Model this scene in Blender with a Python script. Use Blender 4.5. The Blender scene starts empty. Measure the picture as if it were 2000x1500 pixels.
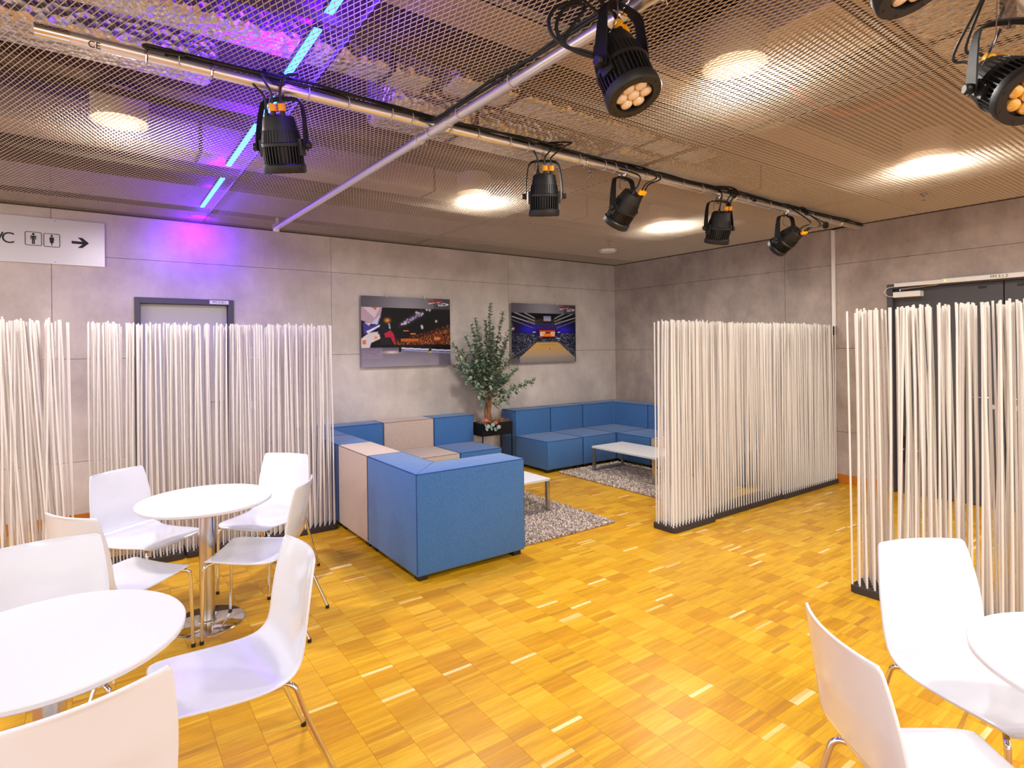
import bpy, bmesh, math, random
import numpy as np
from mathutils import Vector, Matrix
random.seed(7); rng = np.random.default_rng(7)
PI = math.pi; R = math.radians
sc = bpy.context.scene; COL = sc.collection

# ---------------------------------------------------------------- camera, world, exposure, lamps
F_PX, TH, ROLL, CAM_H = 1108.64, 0.96994849, 0.0124536, 1.58
RV = Vector((math.sin(TH), -math.cos(TH), 0)); FV = Vector((math.cos(TH), math.sin(TH), 0)); UP = Vector((0, 0, 1))
cd = bpy.data.cameras.new('camera'); cam = bpy.data.objects.new('camera', cd); COL.objects.link(cam)
cr, sr = math.cos(ROLL), math.sin(ROLL)
cx, cy, cz = RV*cr - UP*sr, UP*cr + RV*sr, -FV
cam.matrix_world = Matrix(((cx.x, cy.x, cz.x, 0), (cx.y, cy.y, cz.y, 0), (cx.z, cy.z, cz.z, CAM_H), (0, 0, 0, 1)))
cd.sensor_width = 36.0; cd.lens = F_PX*36/2000; cd.shift_x = 0.02424; cd.shift_y = -0.03513; cd.clip_start = 0.02
sc.camera = cam

w = bpy.data.worlds.new('world'); sc.world = w; w.use_nodes = True
w.node_tree.nodes['Background'].inputs[0].default_value = (1.0, 0.965, 0.94, 1)
w.node_tree.nodes['Background'].inputs[1].default_value = 1.15
sc.view_settings.view_transform = 'Standard'; sc.view_settings.look = 'None'
sc.view_settings.exposure = 0.46; sc.view_settings.gamma = 1.0; sc.view_settings.use_curve_mapping = False
sc.cycles.max_bounces = 8; sc.cycles.diffuse_bounces = 5; sc.cycles.glossy_bounces = 4
sc.cycles.transmission_bounces = 6; sc.cycles.sample_clamp_indirect = 6.0
sc.cycles.caustics_reflective = False; sc.cycles.caustics_refractive = False
LAMP_W = 42.0; LAMP_C = (1.0, 0.94, 0.87); LED_C = (0.09, 0.0, 1.0)

CEIL = 2.90; WB = 6.44; WR = 6.95

# ---------------------------------------------------------------- helpers
def srgb(r, g, b):
    f = lambda c: ((c/255+0.055)/1.055)**2.4 if c > 10 else c/255/12.92
    return (f(r), f(g), f(b), 1)

def mat(name, col, rough=0.5, metal=0.0, bump=None, var=None, coat=0.0, emit=None, sheen=0.0, spec=None, attr=None):
    m = bpy.data.materials.new(name); m.use_nodes = True; nt = m.node_tree; b = nt.nodes['Principled BSDF']
    b.inputs['Base Color'].default_value = col; b.inputs['Roughness'].default_value = rough; b.inputs['Metallic'].default_value = metal
    b.inputs['Coat Weight'].default_value = coat; b.inputs['Coat Roughness'].default_value = 0.08
    if sheen: b.inputs['Sheen Weight'].default_value = sheen
    if spec is not None: b.inputs['Specular IOR Level'].default_value = spec
    if emit: b.inputs['Emission Color'].default_value = emit[0]; b.inputs['Emission Strength'].default_value = emit[1]
    tc = nt.nodes.new('ShaderNodeTexCoord')
    if bump:
        n = nt.nodes.new('ShaderNodeTexNoise'); n.inputs['Scale'].default_value = bump[0]; n.inputs['Detail'].default_value = 3
        bp = nt.nodes.new('ShaderNodeBump'); bp.inputs['Strength'].default_value = bump[1]; bp.inputs['Distance'].default_value = bump[2] if len(bump) > 2 else 0.002
        nt.links.new(tc.outputs['Object'], n.inputs['Vector']); nt.links.new(n.outputs['Fac'], bp.inputs['Height']); nt.links.new(bp.outputs['Normal'], b.inputs['Normal'])
    if var:   # (scale, other colour, detail)
        n = nt.nodes.new('ShaderNodeTexNoise'); n.inputs['Scale'].default_value = var[0]; n.inputs['Detail'].default_value = var[2] if len(var) > 2 else 4
        mx = nt.nodes.new('ShaderNodeMix'); mx.data_type = 'RGBA'
        mx.inputs['A'].default_value = col; mx.inputs['B'].default_value = var[1]
        nt.links.new(tc.outputs['Object'], n.inputs['Vector']); nt.links.new(n.outputs['Fac'], mx.inputs['Factor']); nt.links.new(mx.outputs['Result'], b.inputs['Base Color'])
    if attr:
        a = nt.nodes.new('ShaderNodeAttribute'); a.attribute_name = attr; nt.links.new(a.outputs['Color'], b.inputs['Base Color'])
    return m

class MB:
    """collects shapes, builds ONE mesh"""
    def __init__(s): s.v = []; s.f = []
    def add(s, vs, fs):
        o = len(s.v); s.v += [tuple(p) for p in vs]; s.f += [tuple(i+o for i in f) for f in fs]; return s
    def box(s, x0, x1, y0, y1, z0, z1):
        return s.add([(x0,y0,z0),(x1,y0,z0),(x1,y1,z0),(x0,y1,z0),(x0,y0,z1),(x1,y0,z1),(x1,y1,z1),(x0,y1,z1)],
                     [(3,2,1,0),(4,5,6,7),(0,1,5,4),(1,2,6,5),(2,3,7,6),(3,0,4,7)])
    def prism(s, poly, z0, z1):
        n = len(poly)
        return s.add([(x,y,z0) for x,y in poly]+[(x,y,z1) for x,y in poly],
                     [tuple(range(n-1,-1,-1)), tuple(range(n,2*n))]+[(i,(i+1)%n,n+(i+1)%n,n+i) for i in range(n)])
    def lathe(s, prof, n=24, caps=True):   # prof: (r, z) bottom -> top or any order
        m = len(prof); vs = [(r*math.cos(2*PI*k/n), r*math.sin(2*PI*k/n), z) for r, z in prof for k in range(n)]
        fs = [(i*n+k, i*n+(k+1)%n, (i+1)*n+(k+1)%n, (i+1)*n+k) for i in range(m-1) for k in range(n)]
        if caps: fs += [tuple(range(n-1,-1,-1)), tuple((m-1)*n+k for k in range(n))]
        return s.add(vs, fs)
    def tube(s, pts, r, n=8, closed=False, flat=None):   # flat=(a,b): elliptical section
        pts = [Vector(p) for p in pts]; m = len(pts); vs = []; prev = None
        for i, p in enumerate(pts):
            if closed: t = pts[(i+1)%m]-pts[(i-1)%m]
            else: t = pts[min(i+1,m-1)]-pts[max(i-1,0)]
            t = t.normalized() if t.length > 1e-9 else Vector((0,0,1))
            if prev is None:
                a = Vector((0,0,1)) if abs(t.z) < 0.9 else Vector((1,0,0)); u = t.cross(a).normalized()
            else:
                u = prev - t*prev.dot(t); u = u.normalized() if u.length > 1e-6 else t.orthogonal().normalized()
            prev = u; v = t.cross(u); rr = r[i] if isinstance(r, (list, tuple)) else r
            ra, rb = (rr, rr) if not flat else flat
            for k in range(n):
                q = 2*PI*k/n; vs.append(p+u*(math.cos(q)*ra)+v*(math.sin(q)*rb))
        L = m if closed else m-1
        fs = [(i*n+k, i*n+(k+1)%n, ((i+1)%m)*n+(k+1)%n, ((i+1)%m)*n+k) for i in range(L) for k in range(n)]
        if not closed: fs += [tuple(range(n-1,-1,-1)), tuple((m-1)*n+k for k in range(n))]
        return s.add(vs, fs)
    def xf(s, M):
        s.v = [tuple(M @ Vector(p)) for p in s.v]; return s
    def mesh(s, name, m, smooth=False, bevel=0, seg=2):
        me = bpy.data.meshes.new(name); me.from_pydata([tuple(p) for p in s.v], [], s.f); me.update()
        bm = bmesh.new(); bm.from_mesh(me); bmesh.ops.recalc_face_normals(bm, faces=bm.faces)
        if bevel:
            es = [e for e in bm.edges if len(e.link_faces) == 2 and e.calc_face_angle(0) > 0.6]
            bmesh.ops.bevel(bm, geom=es, offset=bevel, segments=seg, profile=0.5, affect='EDGES')
        bm.to_mesh(me); bm.free()
        if smooth:
            me.polygons.foreach_set('use_smooth', [True]*len(me.polygons))
            try: me.set_sharp_from_angle(angle=R(40))
            except Exception: pass
        if m: me.materials.append(m)
        return me

def link(name, me, parent=None, loc=(0,0,0), rot=(0,0,0)):
    o = bpy.data.objects.new(name, me); COL.objects.link(o); o.location = loc; o.rotation_euler = rot
    if parent: o.parent = parent
    return o
def part(name, mb, m, parent=None, loc=(0,0,0), rot=(0,0,0), smooth=False, bevel=0, seg=2, label=None):
    o = link(name, mb.mesh(name, m, smooth, bevel, seg), parent, loc, rot)
    if label: o['label'] = label
    return o
def thing(name, label, cat, loc=(0,0,0), rz=0, group=None):
    o = bpy.data.objects.new(name, None); COL.objects.link(o); o.location = loc; o.rotation_euler = (0,0,rz); o.empty_display_size = 0.1
    return tag(o, label, cat, group)
def tag(o, label, cat, group=None):
    o['label'] = label; o['category'] = cat
    if group: o['group'] = group
    return o
def struct(o, label=None):
    o['kind'] = 'structure'
    if label: o['label'] = label
    return o
def dup(o, parent=None):
    c = o.copy(); COL.objects.link(c)
    if parent: c.parent = parent
    for ch in list(o.children): dup(ch, c)
    return c
def round_rect(x0, x1, y0, y1, r, n=5):
    pts = []
    for cxx, cyy, a in ((x1-r,y1-r,0),(x0+r,y1-r,90),(x0+r,y0+r,180),(x1-r,y0+r,270)):
        for k in range(n+1):
            q = R(a+90*k/n); pts.append((cxx+r*math.cos(q), cyy+r*math.sin(q)))
    return pts
def smooth_path(pts, n=6):
    P = [Vector(p) for p in pts]; out = []
    for i in range(len(P)-1):
        p0, p1, p2, p3 = P[max(i-1,0)], P[i], P[i+1], P[min(i+2,len(P)-1)]
        for k in range(n):
            t = k/n
            out.append(0.5*((2*p1)+(p2-p0)*t+(2*p0-5*p1+4*p2-p3)*t*t+(3*p1-p0-3*p2+p3)*t*t*t))
    out.append(P[-1]); return out
def text_obj(name, s, size, m, parent, loc, rot, extrude=0.0006, align='CENTER'):
    cu = bpy.data.curves.new(name, 'FONT'); cu.body = s; cu.size = size; cu.extrude = extrude; cu.align_x = align; cu.align_y = 'CENTER'
    cu.materials.append(m); o = bpy.data.objects.new(name, cu); COL.objects.link(o); o.location = loc; o.rotation_euler = rot
    me = bpy.data.meshes.new_from_object(o); me.name = name; bpy.data.objects.remove(o)
    return link(name, me, parent, loc, rot)

# ---------------------------------------------------------------- materials
def concrete_mat(name, c0, c1, stain):
    m = bpy.data.materials.new(name); m.use_nodes = True; nt = m.node_tree; b = nt.nodes['Principled BSDF']
    tc = nt.nodes.new('ShaderNodeTexCoord'); L = nt.links.new
    def noise(scale, det, rough=0.6, stretch=None):
        n = nt.nodes.new('ShaderNodeTexNoise'); n.inputs['Scale'].default_value = scale; n.inputs['Detail'].default_value = det; n.inputs['Roughness'].default_value = rough
        if stretch:
            mp = nt.nodes.new('ShaderNodeMapping'); mp.inputs['Scale'].default_value = stretch; L(tc.outputs['Object'], mp.inputs['Vector']); L(mp.outputs['Vector'], n.inputs['Vector'])
        else: L(tc.outputs['Object'], n.inputs['Vector'])
        return n
    n1 = noise(1.6, 7, 0.62); n2 = noise(4.5, 9, 0.72, (1, 1, 0.55)); n3 = noise(60, 3)
    r1 = nt.nodes.new('ShaderNodeValToRGB'); e = r1.color_ramp.elements
    e[0].position = 0.25; e[0].color = c0; e[1].position = 0.72; e[1].color = c1
    L(n1.outputs['Fac'], r1.inputs['Fac'])
    mx = nt.nodes.new('ShaderNodeMix'); mx.data_type = 'RGBA'; mx.blend_type = 'MULTIPLY'; mx.inputs['Factor'].default_value = stain
    r2 = nt.nodes.new('ShaderNodeValToRGB'); e = r2.color_ramp.elements; e[0].position = 0.32; e[0].color = (0.60,0.57,0.57,1); e[1].position = 0.58; e[1].color = (1,1,1,1)
    L(n2.outputs['Fac'], r2.inputs['Fac']); L(r1.outputs['Color'], mx.inputs['A']); L(r2.outputs['Color'], mx.inputs['B']); L(mx.outputs['Result'], b.inputs['Base Color'])
    bp = nt.nodes.new('ShaderNodeBump'); bp.inputs['Strength'].default_value = 0.12; bp.inputs['Distance'].default_value = 0.003
    L(n3.outputs['Fac'], bp.inputs['Height']); L(bp.outputs['Normal'], b.inputs['Normal'])
    b.inputs['Roughness'].default_value = 0.75
    return m
def wood_mat(name, attr=True, base=None):
    m = bpy.data.materials.new(name); m.use_nodes = True; nt = m.node_tree; b = nt.nodes['Principled BSDF']; L = nt.links.new
    tc = nt.nodes.new('ShaderNodeTexCoord'); mp = nt.nodes.new('ShaderNodeMapping'); mp.inputs['Scale'].default_value = (6, 70, 6)
    n = nt.nodes.new('ShaderNodeTexNoise'); n.inputs['Scale'].default_value = 1.0; n.inputs['Detail'].default_value = 4; n.inputs['Distortion'].default_value = 0.6
    oi = nt.nodes.new('ShaderNodeObjectInfo'); ad = nt.nodes.new('ShaderNodeVectorMath'); ad.operation = 'MULTIPLY_ADD'; ad.inputs[1].default_value = (37,37,37)
    L(oi.outputs['Random'], ad.inputs[0]); L(tc.outputs['Object'], ad.inputs[2]); L(ad.outputs['Vector'], mp.inputs['Vector']); L(mp.outputs['Vector'], n.inputs['Vector'])
    r = nt.nodes.new('ShaderNodeValToRGB'); e = r.color_ramp.elements; e[0].position = 0.3; e[0].color = (0.76,0.69,0.52,1); e[1].position = 0.65; e[1].color = (1,1,1,1)
    L(n.outputs['Fac'], r.inputs['Fac'])
    mx = nt.nodes.new('ShaderNodeMix'); mx.data_type = 'RGBA'; mx.blend_type = 'MULTIPLY'; mx.inputs['Factor'].default_value = 0.7
    if attr:
        a = nt.nodes.new('ShaderNodeAttribute'); a.attribute_name = 'tone'; L(a.outputs['Color'], mx.inputs['A'])
    else: mx.inputs['A'].default_value = base
    L(r.outputs['Color'], mx.inputs['B']); L(mx.outputs['Result'], b.inputs['Base Color'])
    b.inputs['Roughness'].default_value = 0.36; b.inputs['Specular IOR Level'].default_value = 0.35
    return m
def fabric_mat(name, c1, c2):
    m = bpy.data.materials.new(name); m.use_nodes = True; nt = m.node_tree; b = nt.nodes['Principled BSDF']; L = nt.links.new
    tc = nt.nodes.new('ShaderNodeTexCoord')
    n = nt.nodes.new('ShaderNodeTexNoise'); n.inputs['Scale'].default_value = 260; n.inputs['Detail'].default_value = 2
    n2 = nt.nodes.new('ShaderNodeTexNoise'); n2.inputs['Scale'].default_value = 7; n2.inputs['Detail'].default_value = 3
    L(tc.outputs['Object'], n.inputs['Vector']); L(tc.outputs['Object'], n2.inputs['Vector'])
    r = nt.nodes.new('ShaderNodeValToRGB'); e = r.color_ramp.elements; e[0].position = 0.36; e[0].color = c1; e[1].position = 0.64; e[1].color = c2
    L(n.outputs['Fac'], r.inputs['Fac']); L(r.outputs['Color'], b.inputs['Base Color'])
    ad = nt.nodes.new('ShaderNodeMath'); ad.operation = 'MULTIPLY_ADD'; ad.inputs[1].default_value = 4.0; L(n2.outputs['Fac'], ad.inputs[0]); L(n.outputs['Fac'], ad.inputs[2])
    bp = nt.nodes.new('ShaderNodeBump'); bp.inputs['Strength'].default_value = 0.35; bp.inputs['Distance'].default_value = 0.004; L(ad.outputs['Value'], bp.inputs['Height']); L(bp.outputs['Normal'], b.inputs['Normal'])
    b.inputs['Roughness'].default_value = 0.85; b.inputs['Sheen Weight'].default_value = 0.25; b.inputs['Specular IOR Level'].default_value = 0.2
    return m
M = {}
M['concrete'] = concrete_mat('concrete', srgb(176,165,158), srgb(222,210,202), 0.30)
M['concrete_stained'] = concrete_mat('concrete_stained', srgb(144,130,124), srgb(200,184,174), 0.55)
M['joint'] = mat('concrete_joint', srgb(150,140,134), 0.9)
M['parquet'] = wood_mat('parquet_oak')
M['skirting'] = wood_mat('skirting_oak', False, srgb(196,118,38))
M['floorbase'] = mat('floor_base', srgb(176,116,40), 0.6)
M['blue'] = fabric_mat('blue_fabric', srgb(46,90,142), srgb(70,114,170))
M['beige'] = fabric_mat('beige_fabric', srgb(166,146,132), srgb(202,184,170))
M['bluepipe'] = mat('blue_piping', srgb(12,58,112), 0.8)
M['beigepipe'] = mat('beige_piping', srgb(120,102,92), 0.8)
M['black'] = mat('black_plastic', srgb(20,18,18), 0.5, bump=(400,0.1))
M['blackmetal'] = mat('black_metal', srgb(17,16,17), 0.6, bump=(300,0.05), spec=0.25)
M['cable'] = mat('black_cable', srgb(16,16,18), 0.45)
M['white'] = mat('white_gloss', srgb(216,219,226), 0.16, coat=0.6)
M['table'] = mat('white_laminate', srgb(216,216,219), 0.38)
M['chrome'] = mat('chrome', (0.78,0.76,0.74,1), 0.09, 1.0)
M['steel'] = mat('brushed_steel', (0.62,0.58,0.54,1), 0.24, 1.0, bump=(220,0.06))
M['alu'] = mat('aluminium_tube', (0.80,0.78,0.75,1), 0.30, 0.85, bump=(30,0.03))
M['grey'] = mat('grey_plastic', srgb(168,164,166), 0.5)
M['stick'] = mat('white_rod', srgb(222,216,210), 0.5, spec=0.3)
M['stickbase'] = mat('black_rubber', srgb(52,42,38), 0.8, bump=(160,0.3))
M['mesh'] = mat('galvanised_mesh', srgb(214,199,178), 0.5, 0.15)
M['rail'] = mat('dark_rail', srgb(70,58,50), 0.6)
M['slab'] = mat('raw_slab', srgb(92,76,64), 0.9, var=(2.0, srgb(58,48,42)))
def foil_mat():
    m = bpy.data.materials.new('duct_foil'); m.use_nodes = True; nt = m.node_tree; b = nt.nodes['Principled BSDF']
    tc = nt.nodes.new('ShaderNodeTexCoord'); v = nt.nodes.new('ShaderNodeTexVoronoi'); v.inputs['Scale'].default_value = 26
    bp = nt.nodes.new('ShaderNodeBump'); bp.inputs['Strength'].default_value = 0.9; bp.inputs['Distance'].default_value = 0.02
    nt.links.new(tc.outputs['Object'], v.inputs['Vector']); nt.links.new(v.outputs['Distance'], bp.inputs['Height']); nt.links.new(bp.outputs['Normal'], b.inputs['Normal'])
    b.inputs['Base Color'].default_value = (0.85,0.82,0.78,1); b.inputs['Metallic'].default_value = 0.9; b.inputs['Roughness'].default_value = 0.28
    return m
M['foil'] = foil_mat()
M['sheet'] = mat('sheet_metal', srgb(188,172,158), 0.4, 0.5)
M['doorgrey'] = mat('door_light_grey', srgb(190,186,186), 0.45)
M['framegrey'] = mat('frame_dark_grey', srgb(74,72,80), 0.45)
M['anthracite'] = mat('door_anthracite', srgb(66,64,68), 0.45)
M['sign'] = mat('brushed_sign', srgb(214,210,216), 0.32, 0.25)
M['ink'] = mat('black_print', srgb(20,18,22), 0.6)
M['orange'] = mat('orange_connector', srgb(255,172,0), 0.45)
M['lens'] = mat('lamp_lens', srgb(235,215,185), 0.12, 0.0, coat=1.0)
M['lenscup'] = mat('lens_cup', srgb(60,50,42), 0.4)
M['tie'] = mat('white_tie', srgb(225,215,205), 0.5)
M['leaf'] = mat('eucalyptus_leaf', srgb(86,116,98), 0.6, attr='tone')
M['bark'] = mat('bark', srgb(146,104,66), 0.85, bump=(60,0.5,0.004), var=(30, srgb(92,62,38)))
M['moss'] = mat('dried_moss', srgb(178,138,92), 0.95, var=(60, srgb(120,84,50)))
M['petal'] = mat('protea_petal', srgb(206,84,92), 0.6, var=(40, srgb(235,150,140)))
M['pile'] = mat('rug_pile', srgb(196,182,170), 0.95, attr='tone')
M['rugbase'] = mat('rug_backing', srgb(120,104,92), 0.95)
M['print'] = mat('poster_print', (0.5,0.5,0.5,1), 0.35, attr='ink', coat=0.0, spec=0.2)
M['platealu'] = mat('poster_plate', srgb(168,164,170), 0.35, 0.5)
M['wplastic'] = mat('white_plastic', srgb(232,226,222), 0.4)
M['brass'] = mat('brass', srgb(190,160,90), 0.3, 1.0)
M['red'] = mat('red_pipe', srgb(150,40,30), 0.5)
M['lampface'] = mat('lamp_diffuser', (1,1,1,1), 0.5, emit=((1,0.96,0.9,1), 14.0))
M['led'] = mat('led_strip_glow', (0.1,0.4,1,1), 0.5, emit=((0.06,0.50,1.0,1), 3.2))
M['ledhousing'] = mat('led_housing', srgb(70,60,120), 0.4)
M['pilot'] = mat('pilot_light', (0.7,0.8,0.1,1), 0.5, emit=((0.75,0.8,0.05,1), 1.2))

# ================================================================= SETTING
# ---- floor: oak mosaic strips, each real; the 300 nearest are parts, the others one stuff mesh
floor = struct(part('floor', MB().box(-3.5, WR+0.2, -4.5, WB+0.2, -0.1, -0.0015), M['floorbase']), 'golden oak mosaic parquet floor')
SL, SW = 0.1637, 0.02
tones = [srgb(*c) for c in ((214,163,28),(208,155,22),(218,169,34),(212,159,24),(202,147,20),(219,173,44),(212,161,34),(206,153,26),(216,165,28),(198,141,20))]
pale = [srgb(244,212,150), srgb(236,196,118)]; dark = [srgb(186,132,36), srgb(192,138,34)]
def proj(p):
    d = Vector(p)-Vector((0,0,CAM_H)); z = d.dot(FV)
    if z < 0.05: return None
    a, b = d.dot(RV)/z*F_PX-48.5, -d.z/z*F_PX
    return 1000+a*cr+b*sr, 679.14-a*sr+b*cr, z
strips = []
for i in range(-26, 38):
    x0 = 1.197+SL*i
    if x0 > WR: continue
    j = 0; y = -1.0 + rng.random()*0.02
    while y < WB:
        q = rng.random()
        run = 1 if q < 0.45 else int(rng.integers(2, 6))
        if q < 0.045: t = pale[rng.integers(2)]; run = 1 if rng.random() < 0.88 else 2
        elif q < 0.10: t = dark[rng.integers(2)]; run = 1
        else: t = tones[rng.integers(len(tones))]
        for k in range(run):
            jit = 0.92+0.15*rng.random()
            strips.append((x0, y, (t[0]*jit, t[1]*jit, t[2]*jit, 1)))
            y += SW
keep = []
for s in strips:
    c = proj((s[0]+SL/2, s[1]+SW/2, 0))
    if c and -150 < c[0] < 2150 and 600 < c[1] < 1600 and s[0] < WR-0.02: keep.append((c[2], 0 < c[0] < 2000 and c[1] < 1500, s))
keep.sort(key=lambda k: k[0])
near = [k for k in keep if k[1]][:300]; nearset = set(id(k[2]) for k in near)
def strip_geo(x0, y0):
    g = 0.0003; x1 = min(x0+SL, WR-0.001); c = 0.0004
    a = [(x0+g,y0+0.00005,-0.0015),(x1-g,y0+0.00005,-0.0015),(x1-g,y0+SW-0.00005,-0.0015),(x0+g,y0+SW-0.00005,-0.0015)]
    b = [(x0+g+c,y0+0.00015,0),(x1-g-c,y0+0.00015,0),(x1-g-c,y0+SW-0.00015,0),(x0+g+c,y0+SW-0.00015,0)]
    return a+b, [(4,5,6,7),(0,1,5,4),(1,2,6,5),(2,3,7,6),(3,0,4,7)]
def colour_mesh(me, cols, attr):
    ca = me.color_attributes.new(attr, 'FLOAT_COLOR', 'POINT'); ca.data.foreach_set('color', np.asarray(cols, dtype=np.float32).ravel())
fm = MB(); fc = []
for z, vis, s in keep:
    if id(s) in nearset: continue
    v, f = strip_geo(s[0], s[1]); fm.add(v, f); fc += [s[2]]*8
me = bpy.data.meshes.new('parquet_field'); me.from_pydata(fm.v, [], fm.f); me.materials.append(M['parquet']); colour_mesh(me, fc, 'tone')
o = link('parquet_field', me, floor); o['kind'] = 'stuff'
pal = tones+pale+dark; stripmesh = []
for t in pal:
    v, f = strip_geo(0, 0); me = bpy.data.meshes.new('parquet_strip'); me.from_pydata(v, [], f); me.materials.append(M['parquet']); colour_mesh(me, [t]*8, 'tone'); stripmesh.append((t, me))
for z, vis, s in near:
    me = min(stripmesh, key=lambda q: sum(abs(q[0][k]-s[2][k]) for k in range(3)))[1]
    link('parquet_strip', me, floor, (s[0], s[1], 0))

# ---- walls: slab behind, formwork panels with recessed joints in front
def rect_minus(a0, a1, z0, z1, door):
    d0, d1, dt = door
    if d1 <= a0 or d0 >= a1 or z0 >= dt: return [[(a0,z0),(a1,z0),(a1,z1),(a0,z1)]]
    if z1 <= dt:
        out = []
        if d0 > a0: out.append([(a0,z0),(d0,z0),(d0,z1),(a0,z1)])
        if d1 < a1: out.append([(d1,z0),(a1,z0),(a1,z1),(d1,z1)])
        return out
    p = [(a0,z0),(d0,z0),(d0,dt)] if d0 > a0 else [(a0,dt)]
    p += [(d1,dt),(d1,z0),(a1,z0)] if d1 < a1 else [(a1,dt)]
    return [p+[(a1,z1),(a0,z1)]]
def panel(poly, depth, axis, at, parent):
    g = 0.0018
    xs = [p[0] for p in poly]; zs = [p[1] for p in poly]; lo, hi, zl, zh = min(xs), max(xs), min(zs), max(zs)
    q = [(a + (g if a == lo else -g if a == hi else 0), z + (g if z == zl else -g if z == zh else 0)) for a, z in poly]
    n = len(q)
    P = (lambda a, z, d: (a, at+d, z)) if axis == 'Y' else (lambda a, z, d: (at+d, a, z))
    mb = MB().add([P(a,z,0) for a,z in q]+[P(a,z,depth) for a,z in q], [tuple(range(n)), tuple(range(2*n-1,n-1,-1))]+[(i,(i+1)%n,n+(i+1)%n,n+i) for i in range(n)])
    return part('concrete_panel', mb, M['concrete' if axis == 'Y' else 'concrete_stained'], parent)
DB = (0.29, 1.18, 2.115); DR = (0.70, 2.58, 2.20)
ZR = [0.0, 0.58, 1.526, 2.48, 3.6]
wall_back = struct(part('wall_back', MB().box(-3.5, WR+0.3, WB+0.16, WB+0.3, 0, 3.6), M['joint']), 'grey board-marked concrete back wall')
for a0, a1 in ((-3.45,-2.9),(-2.9,-0.34),(-0.34,2.235),(2.235,4.79),(4.79,WR)):
    for z0, z1 in zip(ZR[:-1], ZR[1:]):
        for poly in rect_minus(a0, a1, z0, z1, DB): panel(poly, 0.162, 'Y', WB, wall_back)
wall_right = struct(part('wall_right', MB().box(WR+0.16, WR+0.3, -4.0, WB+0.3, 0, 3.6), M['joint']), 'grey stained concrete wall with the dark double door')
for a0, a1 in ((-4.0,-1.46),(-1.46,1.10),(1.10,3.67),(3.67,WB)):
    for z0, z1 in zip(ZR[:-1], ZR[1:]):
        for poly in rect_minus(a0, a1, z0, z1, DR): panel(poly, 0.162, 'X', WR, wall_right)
for nm, mb in (('baseboard_back', MB().box(-3.4,DB[0]-0.01,WB-0.016,WB,0,0.10).box(DB[1]+0.01,WR,WB-0.016,WB,0,0.10)),
               ('baseboard_right', MB().box(WR-0.016,WR,DR[1]+0.01,WB-0.016,0,0.10).box(WR-0.016,WR,-4,DR[0]-0.01,0,0.10))):
    struct(part(nm, mb, M['skirting'], bevel=0.003), 'low orange oak skirting board')

# ---- doors
d1 = struct(part('door_1', MB().box(0.345,1.125,WB+0.055,WB+0.10,0.005,2.058), M['doorgrey'], bevel=0.002), 'pale grey door in a dark steel frame')
x0, x1, zt = DB
part('door_frame', MB().box(x0,x0+0.05,WB-0.018,WB+0.11,0,zt).box(x1-0.05,x1,WB-0.018,WB+0.11,0,zt).box(x0+0.05,x1-0.05,WB-0.018,WB+0.11,zt-0.055,zt), M['framegrey'], d1, bevel=0.002)
h = part('door_handle', MB().tube([(1.07,WB+0.05,1.06),(1.07,WB-0.005,1.06)],0.009).tube(smooth_path([(1.07,WB-0.005,1.06),(1.05,WB-0.012,1.06),(0.95,WB-0.012,1.06)],3),0.009), M['steel'], d1, smooth=True)
part('escutcheon', MB().lathe([(0.025,0),(0.025,0.006)],18), M['steel'], d1, (1.07,WB+0.055,0.96), (PI/2,0,0))
part('key_cylinder', MB().lathe([(0.010,0),(0.010,0.012)],12), M['brass'], d1, (1.07,WB+0.052,0.955), (PI/2,0,0))
pl = part('door_number_plate', MB().box(0.95,1.13,WB-0.0215,WB-0.019,2.068,2.106), M['wplastic'], d1)
text_obj('lettering', 'PM 3.18.1', 0.032, M['ink'], pl, (1.04,WB-0.022,2.087), (PI/2,0,0))

y0, y1, zt = DR; ym = 1.645
d2 = struct(part('door_2', MB().box(WR+0.05,WR+0.10,ym+0.004,y1-0.05,0.006,zt-0.05), M['anthracite'], bevel=0.002), 'dark anthracite double door')
part('door_leaf', MB().box(WR+0.05,WR+0.10,y0+0.05,ym-0.004,0.006,zt-0.05), M['anthracite'], d2, bevel=0.002)
part('door_frame', MB().box(WR-0.006,WR+0.11,y0,y0+0.05,0,zt).box(WR-0.006,WR+0.11,y1-0.05,y1,0,zt).box(WR-0.006,WR+0.11,y0+0.05,y1-0.05,zt-0.05,zt), M['anthracite'], d2, bevel=0.002)
rl = part('closer_rail', MB().box(WR-0.05,WR-0.006,0.9,2.09,2.165,2.21).box(WR-0.044,WR-0.006,2.09,2.50,2.165,2.205), M['wplastic'], d2, bevel=0.003, label='long white closer rail above the double door')
text_obj('lettering', 'PM 3.1.2', 0.036, M['ink'], rl, (WR-0.0505,1.655,2.187), (PI/2,0,-PI/2))
part('pilot_light', MB().lathe([(0.008,0),(0.006,0.004)],10), M['pilot'], rl, (WR-0.05,2.06,2.188), (0,-PI/2,0))
cb = part('closer_box', MB().box(WR-0.05,WR+0.05,2.27,2.51,2.055,2.112), M['wplastic'], d2, bevel=0.004)
part('closer_arm', MB().tube([(WR-0.03,2.45,2.12),(WR-0.03,2.45,2.14),(WR-0.03,2.30,2.148),(WR-0.03,2.12,2.16)],0.008), M['steel'], cb, smooth=True)
part('closer_cable', MB().tube(smooth_path([(WR-0.02,2.50,2.17),(WR-0.02,2.56,2.165),(WR-0.02,2.60,2.12),(WR-0.02,2.56,2.075),(WR-0.02,2.51,2.07)],5),0.004), M['tie'], cb, smooth=True)
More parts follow.
